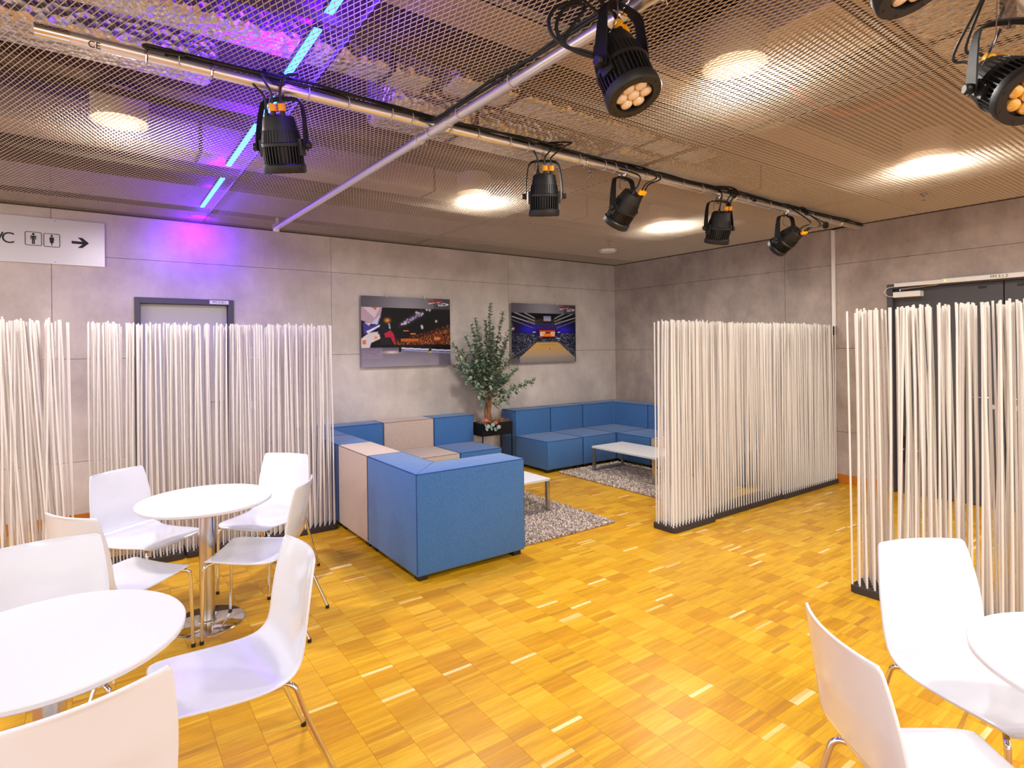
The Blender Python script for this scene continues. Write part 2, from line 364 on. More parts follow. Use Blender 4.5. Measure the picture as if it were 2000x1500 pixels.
for yy, s in ((1.74,1),(1.56,-1)):
    part('door_handle', MB().tube([(WR+0.05,yy,1.05),(WR-0.005,yy,1.05)],0.009).tube(smooth_path([(WR-0.005,yy,1.05),(WR-0.012,yy+s*0.03,1.05),(WR-0.012,yy+s*0.13,1.05)],3),0.009), M['steel'], d2, smooth=True)
    part('escutcheon', MB().lathe([(0.025,0),(0.025,0.006)],18), M['steel'], d2, (WR+0.05,yy,0.96), (0,-PI/2,0))
vp = part('vent_plate', MB().box(WR+0.038,WR+0.05,2.18,2.51,0.32,0.60), M['black'], d2, bevel=0.003, label='low black plate with two bright studs')
for yy in (2.46,2.33): part('stud', MB().lathe([(0.013,0),(0.010,0.012)],12), M['chrome'], vp, (WR+0.038,yy,0.46), (0,-PI/2,0))
for yy in (1.52,1.80): part('door_bolt', MB().box(WR+0.04,WR+0.05,yy-0.03,yy+0.03,2.095,2.115), M['black'], d2, bevel=0.003)

# ---- ceiling: slab, expanded-metal panels (each a part), rails
ceiling = struct(part('ceiling', MB().box(-3.5,WR+0.3,-4.5,WB+0.3,3.6,3.75), M['slab']), 'open ceiling of expanded metal mesh panels under the services')
SWD, LWD = 0.0258, 0.061
def mesh_panel(lx, ly, flip=1):
    nx, ny = int(lx/SWD), int(ly/LWD); sx, sy = lx/nx, ly/ny
    gi, gj = np.meshgrid(np.arange(nx), np.arange(ny), indexing='ij'); gi = gi.ravel(); gj = gj.ravel()
    B = np.c_[(gi+0.5)*sx, (gj+0.5)*sy, np.zeros(len(gi))]
    A = []; E = []
    for dx, dy in ((-.5,-.5),(.5,-.5),(-.5,.5),(.5,.5)):
        A.append(B); E.append(B+np.array([dx*sx, dy*sy, 0]))
    A = np.concatenate(A); E = np.concatenate(E)
    d = E-A; d /= np.linalg.norm(d, axis=1)[:,None]
    A = A-d*0.0012; E = E+d*0.0012
    c = np.array([-0.62*flip,0,0.785])*0.0018; n = np.array([0.785*flip,0,0.62])*0.0008
    V = np.stack([A+c+n, A-c+n, A-c-n, A+c-n, E+c+n, E-c+n, E-c-n, E+c-n], 1).reshape(-1,3)
    k = len(A); base = (np.arange(k)*8)[:,None,None]
    Fq = np.array([[0,1,5,4],[1,2,6,5],[2,3,7,6],[3,0,4,7]])[None]+base
    Fq = Fq.reshape(-1,4)
    me = bpy.data.meshes.new('mesh_panel'); me.vertices.add(len(V)); me.vertices.foreach_set('co', V.astype(np.float32).ravel())
    me.loops.add(Fq.size); me.loops.foreach_set('vertex_index', Fq.astype(np.int32).ravel())
    me.polygons.add(len(Fq)); me.polygons.foreach_set('loop_start', (np.arange(len(Fq))*4).astype(np.int32))
    me.update(calc_edges=True); me.materials.append(M['mesh']); return me
XS = [-1.55, 0.90, 3.35, 5.80, WR-0.01]; YS = [-0.18, 1.04, 2.26, 3.48, 4.70, 5.98, WB-0.01]
cache = {}
for i in range(4):
    for j in range(6):
        lx, ly = XS[i+1]-XS[i]-0.006, YS[j+1]-YS[j]-0.006; key = (round(lx,3), round(ly,3))
        if key not in cache: cache[key] = mesh_panel(lx, ly, -1 if j == 5 else 1)
        link('mesh_panel', cache[key], ceiling, (XS[i]+0.003, YS[j]+0.003, CEIL))
for y in YS[1:-1]: part('rail', MB().box(XS[0],WR-0.01,y-0.004,y+0.004,CEIL+0.004,CEIL+0.045), M['rail'], ceiling)
for x in XS[1:-1]: part('rail', MB().box(x-0.003,x+0.003,YS[0],WB-0.01,CEIL+0.006,CEIL+0.03), M['rail'], ceiling)
part('wall_angle', MB().box(XS[0],WR-0.004,WB-0.012,WB-0.004,CEIL-0.012,CEIL+0.02).box(WR-0.012,WR-0.004,YS[0],WB-0.012,CEIL-0.012,CEIL+0.02), M['rail'], ceiling)

# ================================================================= LAMPS
def downlight(x, y, label):
    t = thing('downlight', label, 'ceiling light', (x*1.004,y*1.004,CEIL+0.06), 0, 'round downlights above the mesh')
    part('housing', MB().lathe([(0.142,0.0),(0.150,0.0),(0.150,0.16),(0.02,0.17)],32), M['sheet'], t, smooth=True)
    part('diffuser', MB().lathe([(0.001,0.004),(0.140,0.004),(0.140,0.012),(0.001,0.012)],32,False), M['lampface'], t)
    ld = bpy.data.lights.new('lamp_light','AREA'); ld.shape = 'DISK'; ld.size = 0.26; ld.energy = LAMP_W; ld.color = LAMP_C
    link('lamp_light', ld, t, (0,0,-0.004))
for x, y, l in ((0.12,4.02,'round downlight left of the violet light line'),(2.60,1.61,'largest round downlight, beside the big spotlight'),
                (2.77,4.22,'round downlight between the first two spotlights of the long pipe'),(5.03,1.60,'round downlight nearest the right concrete wall'),
                (5.12,4.02,'round downlight behind the second hanging spotlight of the right group')): downlight(x, y, l)
for x in (0.12,2.6,5.05):  # unseen downlights added behind the camera as fill, continuing the grid
    for y in (-0.85,-3.2): downlight(x, y, 'round downlight behind the viewpoint')
downlight(-2.3, 1.6, 'round downlight far left outside the view'); downlight(-2.3, 4.05, 'round downlight outside the view at left')  # two more unseen ones added at left to brighten the room

t = thing('led_line', 'glowing blue and violet light line running above the mesh to the back wall', 'light strip', (0.8,2.2,CEIL+0.07))
for (xa, ya), (xb, yb) in (((0.80,1.7),(0.80,2.36)),((0.80,2.43),(0.80,3.05)),((0.805,3.22),(0.835,4.60)),((0.835,4.95),(0.845,6.05))):
    L = yb-ya; ym_ = (ya+yb)/2; xm = (xa+xb)/2
    s = part('led_segment', MB().box(-0.017,0.017,-L/2,L/2,-0.003,0.003), M['led'], t, (xm-0.8,ym_-2.2,0))
    part('led_housing', MB().box(-0.02,0.02,-L/2,L/2,0.004,0.03), M['ledhousing'], s)
    ld = bpy.data.lights.new('led_light','AREA'); ld.shape = 'RECTANGLE'; ld.size = 0.03; ld.size_y = L; ld.energy = 8.0*L; ld.color = LED_C; link('led_light', ld, s, (0,0,-0.006))
    ld = bpy.data.lights.new('led_glow','AREA'); ld.shape = 'RECTANGLE'; ld.size = 0.03; ld.size_y = L; ld.energy = 24.0*L; ld.color = LED_C; link('led_glow', ld, s, (0,0,0.04), (PI,0,0))
ld = bpy.data.lights.new('led_end_light','AREA'); ld.shape = 'DISK'; ld.size = 0.08; ld.energy = 8.5; ld.color = (0.15,0.0,1.0); ld.spread = R(165)
link('led_end_light', ld, t, (0.035,6.40-2.2-0.30,-0.085), (R(62),0,0))

# ================================================================= SERVICES ABOVE THE MESH
def duct(x0, x1, y0, y1, z0, z1, label, m='foil', bev=0.03, flanges=()):
    t = thing('air_duct' if m in ('foil','sheet') else 'services_beam', label, 'duct' if m in ('foil','sheet') else 'beam', ((x0+x1)/2,(y0+y1)/2,z0))
    lx, ly = (x1-x0)/2, (y1-y0)/2
    part('casing', MB().box(-lx,lx,-ly,ly,0,z1-z0), M[m], t, bevel=bev, seg=3, smooth=True)
    for f in flanges: part('strap', MB().box(f-0.012,f+0.012,-ly-0.006,ly+0.006,-0.006,z1-z0+0.006), M['rail'], t)
duct(-1.6,1.62,2.86,3.08,3.12,3.34,'foil duct crossing above the start of the blue light line','foil',0.03,(0.9,1.35))
duct(1.72,4.2,2.74,2.98,3.12,3.36,'foil duct above the crossing of the two pipes','foil',0.03,(-0.8,0.5))
duct(-1.6,0.55,3.30,3.62,3.10,3.40,'bright foil duct above the left end of the long pipe','foil',0.04)
duct(1.5,3.3,3.15,3.62,3.08,3.42,'wide foil duct above the middle of the long pipe','foil',0.05,(-0.3,))
duct(-1.6,6.9,4.72,5.02,3.08,3.30,'flat metal duct running the length of the back wall','sheet',0.01,(-2,0,2))
duct(3.4,6.9,3.05,3.42,3.10,3.38,'foil duct above the right group of spotlights','foil',0.04,(0.2,))
duct(2.2,6.9,0.75,1.15,3.12,3.40,'foil duct above the right top corner','foil',0.04,(-1.0,0.4))
duct(2.9,3.5,1.2,2.5,3.2,3.45,'short metal duct above the largest downlight','sheet',0.01)
duct(-1.6,6.9,2.40,2.56,3.05,3.30,'dark steel beam above the big spotlight','slab',0.006)
duct(-1.6,6.9,5.50,5.62,3.05,3.30,'dark steel beam close to the back wall','slab',0.006)
duct(-1.6,6.9,3.92,4.08,3.18,3.40,'dark steel beam above the rear downlights','slab',0.006)
t = thing('cable_tray', 'perforated cable tray crossing above the mesh', 'cable tray', (1.9,2.1,3.05))
part('tray', MB().box(-3.4,5.0,-0.12,0.12,0,0.004).box(-3.4,5.0,-0.12,-0.116,0,0.05).box(-3.4,5.0,0.116,0.12,0,0.05), M['sheet'], t)
for k in range(3): part('cable', MB().tube([(-3.4+0.35*i, -0.08+0.07*k+0.015*math.sin(i*1.3+k), 0.016+0.01*(i%2)) for i in range(25)],0.010,6), M['cable'], t)
o = part('sprinkler_pipe', MB().tube([(3.3,1.7,3.06),(3.7,1.75,3.06),(4.0,1.7,3.06),(4.02,1.3,3.06)],0.02,10), M['red'], smooth=True); tag(o,'red sprinkler pipe above the mesh near the right top corner','pipe')

# ================================================================= PIPES AND SPOTLIGHTS
PY, PZ, PR = 2.78, 2.83, 0.025
lp = thing('rigging_pipe', 'long silver rigging pipe running from the upper left to the right wall', 'pipe', (3.3,PY,PZ), 0, 'rigging pipes')
part('tube', MB().tube([(-0.18-3.3,0,0),(6.78-3.3,0,0)],PR,20), M['alu'], lp, smooth=True)
part('end_sleeve', MB().tube([(-0.19-3.3,0,0),(-0.08-3.3,0,0)],PR+0.002,20), M['chrome'], lp, smooth=True)
text_obj('lettering', 'CE', 0.036, M['ink'], lp, (0.0-3.3,-PR*0.80-0.001,-PR*0.62-0.001), (R(127),0,0), 0.0003)
cp = thing('rigging_pipe', 'silver cross pipe running from the top edge to the back wall', 'pipe', (1.53,3.2,2.785), R(1.7), 'rigging pipes')
part('tube', MB().tube([(0,-2.9,0),(0,2.56,0)],PR,20), M['alu'], cp, smooth=True)
part('coupler', MB().tube([(0,-0.62,0),(0,-0.50,0)],PR+0.004,20).tube([(0,-0.32,0),(0,-0.22,0)],PR+0.004,20), M['alu'], cp, smooth=True)
part('end_bracket', MB().box(-0.012,0.012,2.52,2.56,-0.03,0.095).box(-0.03,0.03,2.55,2.58,-0.035,0.035), M['alu'], cp, bevel=0.002)
fp = thing('rigging_pipe', 'rigging pipe above the right top corner carrying two spotlights', 'pipe', (2.6,0.60,PZ), 0, 'rigging pipes')
part('tube', MB().tube([(-2.0,0,0),(4.2,0,0)],PR,20), M['alu'], fp, smooth=True)
tie_me = MB().tube([(0,math.cos(q)*0.033,math.sin(q)*0.033+0.004) for q in [2*PI*k/12 for k in range(12)]],0.0022,5,True).tube([(0,-0.03,-0.008),(0.004,-0.045,-0.03)],0.002,5).mesh('zip_tie',M['tie'],True)
for x in (0.30,0.86,1.06,1.30,1.42,1.66,1.85,2.08,2.22,2.66,2.9,3.0,3.32,3.48,3.75,4.0,4.52,4.62,5.0,5.5,5.75,6.1): link('zip_tie', tie_me, lp, (x-3.3,0,0))
for y in (-1.95,-1.7,-1.15,-0.72,-0.42,-0.30): link('zip_tie', tie_me, cp, (0,y,0), (0,0,PI/2))
hang_me = MB().box(-0.010,0.010,-0.034,0.034,-0.006,0.006).box(-0.004,0.004,-0.004,0.004,0.0,0.05).tube([(0,math.cos(q)*0.031,math.sin(q)*0.031) for q in [2*PI*k/12 for k in range(12)]],0.005,5,True).mesh('pipe_hanger',M['chrome'],True)
for x in (0.18,0.43,2.72,4.45,6.35): link('pipe_hanger', hang_me, lp, (x-3.3,0,0))

def bundle(path, n, r, label, group):
    for k in range(n):
        q = 2*PI*k/n
        pts = []
        for i, p in enumerate(smooth_path(path, 5)):
            a = q+i*0.16; pts.append(p+Vector((0.004*math.cos(a), 0.012*math.cos(a)+0.002*math.sin(i*0.9+k), 0.010*math.sin(a)+0.004*math.sin(i*0.5+k*2))))
        o = part('power_cable', MB().tube(pts, r, 6), M['cable'], smooth=True); tag(o, label, 'cable', group)
top = PZ+PR+0.012
bundle([(0.25,PY-0.02,top-0.012)]+[(x, PY-0.012+0.006*math.sin(x*5), top+0.003*math.sin(x*3)) for x in np.arange(0.3,6.7,0.3)]+[(6.86,PY,top)], 3, 0.0075, 'black cable tied along the top of the long pipe', 'cables along the long pipe')
bundle([(1.46,2.76,2.83)]+[(1.505+0.0*y-0.03*(y-3.2), y, 2.785+PR+0.012) for y in np.arange(2.7,0.4,-0.25)], 2, 0.0075, 'black cable tied along the cross pipe', 'cables along the cross pipe')
o = part('power_cable', MB().tube(smooth_path([(0.28,PY-0.02,top),(0.19,PY-0.03,top-0.004),(0.17,PY-0.03,top-0.012),(0.21,PY-0.03,top-0.016),(0.32,PY-0.028,top-0.008)],5),0.008,8), M['cable'], smooth=True); tag(o,'black cable doubled back near the left end of the long pipe','cable')

# --- spotlight pieces, built once (z axis = towards the rear of the lamp)
SP = {}
def yoke_mesh():
    mb = MB(); hw, ht, wd = 0.113, 0.225, 0.022
    path = smooth_path([(-hw-0.004,0,-0.018),(-hw-0.002,0,0.05),(-hw+0.004,0,0.12),(-hw+0.012,0,ht-0.05),(-hw+0.024,0,ht-0.018),(-hw+0.05,0,ht-0.004),(0,0,ht),(hw-0.05,0,ht-0.004),(hw-0.024,0,ht-0.018),(hw-0.012,0,ht-0.05),(hw-0.004,0,0.12),(hw+0.002,0,0.05),(hw+0.004,0,-0.018)],5)
    vs = []; n = len(path)
    for i, p in enumerate(path):
        t = (path[min(i+1,n-1)]-path[max(i-1,0)]).normalized(); nn = Vector((-t.z,0,t.x))
        k = abs(p.z-0.04)/0.2; wd2 = 0.017+0.010*max(0,1-k) if p.z < 0.15 else 0.019
        vs += [p+nn*0.003+Vector((0,-wd2,0)), p+nn*0.003+Vector((0,wd2,0)), p-nn*0.003+Vector((0,wd2,0)), p-nn*0.003+Vector((0,-wd2,0))]
    fs = [(i*4+k, i*4+(k+1)%4, (i+1)*4+(k+1)%4, (i+1)*4+k) for i in range(n-1) for k in range(4)]+[(3,2,1,0),(4*n-4,4*n-3,4*n-2,4*n-1)]
    return mb.add(vs, fs).mesh('yoke', M['blackmetal'], True)
SP['yoke'] = yoke_mesh()
SP['body'] = MB().lathe([(0.074,-0.096),(0.078,-0.05),(0.080,-0.006),(0.094,-0.004),(0.095,0.010),(0.088,0.014),(0.086,0.03),(0.080,0.075),(0.073,0.115),(0.068,0.130),(0.050,0.137),(0.0,0.137)],40,False).box(-0.103,-0.085,-0.024,0.024,-0.045,0.03).box(0.085,0.103,-0.024,0.024,-0.045,0.03).mesh('body', M['black'], True)
mb = MB()
for k in range(36):
    a = 2*PI*k/36; Mx = Matrix.Rotation(a,4,'Z'); b2 = MB().box(0.072,0.0925,-0.0022,0.0022,-0.080,-0.004).xf(Mx); mb.add(b2.v,b2.f)
    b3 = MB().add([(0.082,-0.0018,0.012),(0.092,-0.0018,0.012),(0.084,-0.0018,0.068),(0.074,-0.0018,0.072),(0.082,0.0018,0.012),(0.092,0.0018,0.012),(0.084,0.0018,0.068),(0.074,0.0018,0.072)],[(0,1,2,3),(7,6,5,4),(0,4,5,1),(1,5,6,2),(2,6,7,3),(3,7,4,0)]).xf(Mx); mb.add(b3.v,b3.f)
SP['fins'] = mb.mesh('cooling_fins', M['black'])
SP['ring'] = MB().lathe([(0.067,-0.098),(0.067,-0.124),(0.094,-0.124),(0.099,-0.118),(0.099,-0.088),(0.092,-0.080),(0.072,-0.080)],40,False).mesh('front_ring', M['black'], True)
SP['cup'] = MB().lathe([(0.0,-0.098),(0.070,-0.098),(0.070,-0.090),(0.0,-0.090)],32,False).mesh('reflector', M['lenscup'])
SP['lens'] = MB().lathe([(0.0225,0.010),(0.0225,-0.002),(0.020,-0.008),(0.012,-0.012),(0.0,-0.0135)],16,False).mesh('lens', M['lens'], True)
SP['lens_amber'] = SP['lens'].copy(); SP['lens_amber'].materials[0] = mat('amber_lens', srgb(214,160,70), 0.12, coat=1.0)
SP['bolt'] = MB().lathe([(0.004,-0.1235),(0.004,-0.1255)],8).mesh('ring_bolt', M['ink'])
SP['conn'] = MB().lathe([(0.011,0),(0.011,0.03),(0.009,0.03)],14).mesh('connector', M['black'], True)
SP['cap'] = MB().lathe([(0.0135,0.026),(0.0175,0.028),(0.0175,0.052),(0.015,0.058),(0.006,0.059)],12).mesh('connector_cap', M['orange'], True)
SP['knob'] = MB().lathe([(0.008,0),(0.018,0.004),(0.018,0.020),(0.014,0.024),(0.0,0.024)],12,False).mesh('knob', M['black'], True)
SP['gland'] = MB().lathe([(0.012,0),(0.012,0.016),(0.008,0.02),(0.006,0.04)],12).mesh('cable_gland', M['black'], True)
def spotlight(piv, d, pipe_z, label, group, cables, s=1.0, amber=False):
    d = Vector(d).normalized(); hz = Vector((d.x,d.y,0)); ax = Vector((hz.y,-hz.x,0)).normalized()
    if ax.dot(RV) < 0: ax = -ax
    yaw = math.atan2(ax.y, ax.x); yv = Vector((-ax.y, ax.x, 0)); th = math.atan2(d.dot(yv), -d.z)
    t = thing('spotlight', label, 'spotlight', piv, yaw, group); t.scale = (s,s,s)
    link('yoke', SP['yoke'], t)
    top_ = (pipe_z-piv[2])/s
    cl = part('clamp', MB().box(-0.018,0.018,-0.013,0.013,0.224,top_-PR/s-0.004).tube([(-0.0,math.cos(q)*(PR/s+0.004),top_+math.sin(q)*(PR/s+0.004)) for q in [2*PI*k/14 for k in range(14)]],0.006,6,True,(0.014,0.004)).tube([(0,0,0.20),(0,0,0.24)],0.006,8).box(-0.022,0.022,-0.004,0.004,0.203,0.211), M['chrome'], t, smooth=True)
    b = link('body', SP['body'], t, (0,0,0), (th,0,0))
    o = link('cooling_fins', SP['fins'], b); o['kind'] = 'stuff'
    rg = link('front_ring', SP['ring'], b)
    link('reflector', SP['cup'], b)
    for k in range(7):
        r_ = 0 if k == 0 else 0.0445; a = k*PI/3+0.3
        link('lens', SP['lens_amber' if amber else 'lens'], b, (r_*math.cos(a), r_*math.sin(a), -0.107))
    for k in range(8): link('ring_bolt', SP['bolt'], b, (0.084*math.cos(k*PI/4+0.2), 0.084*math.sin(k*PI/4+0.2), 0))
    Rm = Matrix.Rotation(th,3,'X'); ends = []
    for cxx, cyy in ((0.0,-0.052),(0.040,-0.045)):
        link('connector', SP['conn'], b, (cxx,cyy,0.124)); c = link('connector_cap', SP['cap'], b, (cxx,cyy,0.124)); c['label'] = 'orange connector cap'
        ends.append(Rm @ Vector((cxx,cyy,0.182)))
    link('cable_gland', SP['gland'], b, (-0.042,-0.03,0.128)); ends.append(Rm @ Vector((-0.042,-0.03,0.166)))
    for sx in (-1,1): link('knob', SP['knob'], t, (sx*0.117,0,0), (0,sx*PI/2,0))
    up = Rm @ Vector((0,0,1))
    for e, (dx, dy, hh) in zip(ends, cables):
        pts = smooth_path([e, e+up*0.05, e+up*0.09+Vector((dx*0.5,dy*0.5,0.02)), Vector((e.x*0.3+dx, dy, top_+hh)), Vector((dx*0.4-0.06, 0.0, top_+PR+0.03)), Vector((dx*0.2-0.16, 0.0, top_+PR+0.012))], 6)
        part('lamp_cable', MB().tube(pts, 0.0055, 6), M['cable'], t, smooth=True)
    part('safety_wire', MB().tube(smooth_path([Rm @ Vector((-0.05,0.03,0.13)), Vector((-0.06,-0.02,0.14)), Vector((-0.05,-0.02,0.22)), Vector((-0.03,0,top_+0.03))],5),0.0022,5), M['steel'], t, smooth=True)
    return t
F_, R_ = FV, RV
def dirv(r, f, z): return RV*r+FV*f+UP*z
G = 'spotlights on the long pipe'
c0 = ((-0.05,-0.05,0.03),(0.08,-0.03,0.05),(-0.10,0.02,0.01))
c1 = ((0.12,-0.03,0.03),(0.16,-0.02,0.05),(-0.05,0.02,0.02))
spotlight((0.735,PY,2.555), dirv(0.02,0.30,-0.95), PZ, 'black spotlight in front of the blue light line, leftmost on the long pipe', G, c0)
spotlight((2.36,PY,2.545), dirv(0.0,0.20,-0.98), PZ, 'black spotlight hanging straight down just right of the pipe crossing', G, c1)
spotlight((3.10,PY,2.555), dirv(-0.36,0.49,-0.66), PZ, 'black spotlight tilted towards lower left, second right of the pipe crossing', G, c1)
spotlight((4.24,PY,2.545), dirv(-0.06,0.32,-0.95), PZ, 'slightly tilted black spotlight under a looped cable coil, third right of the pipe crossing', G, ((0.05,0,0.06),(0.1,0,0.06),(0,0,0.03)))
spotlight((5.29,PY,2.55), dirv(-0.38,0.78,-0.50), PZ, 'black spotlight tilted hard to the left, last on the long pipe before the right wall', G, ((0.22,0,0.02),(0.26,0,0.0),(0.1,0,0.02)))
spotlight((1.505,1.345,2.53), dirv(0.24,-0.32,-0.90), 2.785, 'big black spotlight on the cross pipe with seven lenses facing the room', 'spotlights facing the viewer', ((-0.2,0.0,0.03),(-0.16,0.02,0.05),(-0.22,0.0,0.0)), 0.97)
spotlight((2.64,0.60,2.475), dirv(-0.12,-0.75,-0.62), PZ, 'black spotlight with amber lenses cut by the right picture edge', 'spotlights facing the viewer', ((-0.05,0.0,0.03),(0.06,0.02,0.05),(-0.05,0.0,0.0)), 1.0, True)
spotlight((1.705,0.60,2.585), dirv(0.25,-0.30,-0.92), PZ, 'black spotlight at the top edge of the picture, only its front ring in view', 'spotlights facing the viewer', ((-0.05,0.0,0.03),(0.06,0.02,0.05),(-0.05,0.0,0.0)), 1.0)
def coil(c, r, n, label, tilt=0.5):
    pts = []
    for i in range(n*14):
        a = 2*PI*i/14; rr = r*(1+0.12*math.sin(i*0.7)); pts.append((c[0]+rr*math.cos(a), c[1]+rr*math.sin(a)*tilt, c[2]+rr*math.sin(a)*0.8+0.002*i/14))
    o = part('cable_coil', MB().tube(pts,0.0055,6), M['cable'], smooth=True); tag(o,label,'cable')
coil((4.42,PY-0.01,PZ+0.035),0.055,3,'black cable coil on the pipe above the third right spotlight',0.35)
for pts in ([(1.411,1.379,2.565),(1.362,1.413,2.584),(1.319,1.444,2.618),(1.303,1.459,2.676),(1.326,1.447,2.735),(1.363,1.422,2.753),(1.385,1.405,2.739),(1.343,1.43,2.668),(1.319,1.444,2.615)],[(1.411,1.379,2.575),(1.37,1.408,2.591),(1.329,1.437,2.604),(1.29,1.467,2.649),(1.284,1.474,2.705),(1.312,1.457,2.747),(1.379,1.411,2.766)]):
    o = part('lamp_cable', MB().tube(smooth_path(pts,6),0.0065,7), M['cable'], smooth=True); tag(o,'black cable loop left of the big spotlight on the cross pipe','cable','cable loops by the big spotlight')
coil((0.70,PY-0.02,PZ+0.04),0.05,2,'black cable loops over the leftmost spotlight',0.4)
coil((4.72,PY-0.02,PZ+0.02),0.03,2,'small black cable knot on the long pipe right of the third right spotlight',0.4)
coil((5.62,PY-0.01,PZ+0.03),0.05,3,'black cable tangle on the pipe above the last spotlight',0.35)
o = part('plug', MB().lathe([(0.012,0.0),(0.026,0.01),(0.026,0.05),(0.012,0.06)],12), M['cable'], None, (6.08,PY+0.01,PZ-0.085), (0,0,0), True); tag(o,'black plug hanging below the right end of the long pipe','plug')
part('cord', MB().tube([(0,0,0.05),(0.005,0,0.10)],0.004,6), M['cable'], o)

# ================================================================= WALL AND CEILING FITTINGS
o = part('cable_trunking', MB().box(WR-0.026,WR,3.088,3.124,1.78,2.875), M['wplastic'], bevel=0.003); tag(o,'white vertical cable trunking on the right concrete wall','trunking')
o = part('power_cable', MB().tube(smooth_path([(WR-0.013,3.106,2.86),(WR-0.02,3.09,2.885),(WR-0.04,2.95,2.885),(WR-0.08,2.82,2.86),(WR-0.12,PY,PZ+0.03)],5),0.008,8), M['cable'], smooth=True); tag(o,'black cable from the trunking top to the long pipe','cable')
o = part('wall_switch', MB().box(WR-0.03,WR,3.09,3.12,1.68,1.775), M['black'], bevel=0.004); tag(o,'small black box at the foot of the white trunking','switch')
t = thing('smoke_detector', 'white flat detector on the mesh near the room corner', 'detector', (5.72,5.42,CEIL-0.006))
part('base', MB().lathe([(0.125,0.0),(0.12,-0.014)],8), M['wplastic'], t); part('cover', MB().lathe([(0.118,-0.014),(0.108,-0.034),(0.07,-0.042)],8), M['wplastic'], t)
spr = MB().lathe([(0.03,0.0),(0.03,-0.004),(0.009,-0.006),(0.009,-0.025)],12); spr.tube([(-0.008,0,-0.025),(-0.014,0,-0.04),(0,0,-0.055)],0.002,5).tube([(0.008,0,-0.025),(0.014,0,-0.04),(0,0,-0.055)],0.002,5)
spr_me = spr.mesh('sprinkler_head', M['steel'], True); def_me = MB().lathe([(0.016,-0.054),(0.018,-0.057)],10).mesh('deflector', M['steel'])
for x, y, l in ((5.24,4.94,'small sprinkler head just above the white detector'),(6.04,1.95,'small sprinkler head near the right wall under the brightest mesh glare'),(3.04,3.05,'small sprinkler head under the mesh beside the hanging spotlight')):
    t = thing('sprinkler', l, 'sprinkler', (x,y,CEIL-0.004), 0, 'sprinklers'); link('head', spr_me, t); link('deflector', def_me, t)
t = thing('wall_socket', 'white socket low on the back wall behind the stick screen', 'socket', (1.38,WB,0.27))
part('plate', MB().box(-0.042,0.042,-0.010,0,-0.042,0.042), M['wplastic'], t, bevel=0.003); part('inset', MB().lathe([(0.020,0),(0.020,0.004)],16), M['grey'], t, (0,-0.012,0), (PI/2,0,0))
t = thing('light_switch', 'white light switch beside the grey door', 'switch', (1.37,WB,1.0))
part('plate', MB().box(-0.042,0.042,-0.010,0,-0.042,0.042), M['wplastic'], t, bevel=0.003); part('rocker', MB().box(-0.03,0.03,-0.014,-0.009,-0.03,0.03), M['wplastic'], t, bevel=0.002)
t = thing('notice_sheet', 'small white notice on the wall right of the grey door', 'notice', (1.375,WB,1.56))
part('sheet', MB().box(-0.075,0.075,-0.006,0,-0.06,0.06), M['wplastic'], t, bevel=0.001)
for k in range(5): part('text_line', MB().box(-0.055,0.03+0.005*k,-0.0066,-0.006,0.035-0.017*k,0.040-0.017*k), M['grey'], t)

# ---- WC sign
t = thing('toilet_sign', 'silver toilet sign with two figures and an arrow on the back wall', 'sign', (-0.55,WB-0.012,2.59))
part('plate', MB().box(-0.70,0.612,-0.004,0.004,-0.205,0.205), M['sign'], t, bevel=0.001)
def flat(mb_pts, name='symbol', extra=()):
    mb = MB()
    for pts in mb_pts:
        n = len(pts); mb.add([(x,-0.0052,z) for x,z in pts]+[(x,-0.0038,z) for x,z in pts], [tuple(range(n)), tuple(range(2*n-1,n-1,-1))]+[(i,(i+1)%n,n+(i+1)%n,n+i) for i in range(n)])
    return part(name, mb, M['ink'], t)
def circ(cxx, cz_, r, n=14): return [(cxx+r*math.cos(2*PI*k/n), cz_+r*math.sin(2*PI*k/n)) for k in range(n)]
def frame_sq(cxx, cz_, h):
    mb = MB(); path = [(cxx+x,-0.0048,cz_+z) for x,z in round_rect(-h,h,-h*1.02,h*1.02,0.010,3)]
    mb.tube(path,0.0028,5,True); return part('pictogram_frame', mb, M['ink'], t)
frame_sq(0.086,0.011,0.057); frame_sq(0.216,0.008,0.057)
def man(c, z): return [circ(c,z+0.040,0.010),[(c-0.020,z+0.026),(c-0.020,z-0.008),(c-0.014,z-0.008),(c-0.013,z+0.014),(c-0.010,z+0.014),(c-0.010,z-0.048),(c-0.001,z-0.048),(c-0.001,z-0.008),(c+0.001,z-0.008),(c+0.001,z-0.048),(c+0.010,z-0.048),(c+0.010,z+0.014),(c+0.013,z+0.014),(c+0.014,z-0.008),(c+0.020,z-0.008),(c+0.020,z+0.026)]]
def woman(c, z): return [circ(c,z+0.040,0.009),[(c-0.014,z+0.028),(c-0.018,z+0.0),(c-0.013,z-0.004),(c-0.009,z+0.012),(c-0.016,z-0.022),(c-0.006,z-0.022),(c-0.002,z-0.050),(c+0.002,z-0.050),(c+0.006,z-0.022),(c+0.016,z-0.022),(c+0.009,z+0.012),(c+0.013,z-0.004),(c+0.018,z+0.0),(c+0.014,z+0.028)]]
flat(man(0.086,0.011),'man_pictogram'); flat(woman(0.216,0.008),'woman_pictogram')
flat([[(0.36,0.018),(0.44,0.016),(0.405,0.052),(0.44,0.052),(0.490,0.006),(0.44,-0.042),(0.405,-0.042),(0.44,-0.008),(0.36,-0.006)]],'arrow')
text_obj('lettering','W',0.135,M['ink'],t,(-0.185,-0.0042,-0.002),(PI/2,0,0),0.0008)
text_obj('lettering','C',0.135,M['ink'],t,(-0.087,-0.0042,-0.002),(PI/2,0,0),0.0008)
for x, z in ((0.24,0.185),(0.24,-0.185)): part('screw', MB().lathe([(0.004,0),(0.003,0.002)],8), M['ink'], t, (x,-0.004,z), (PI/2,0,0))

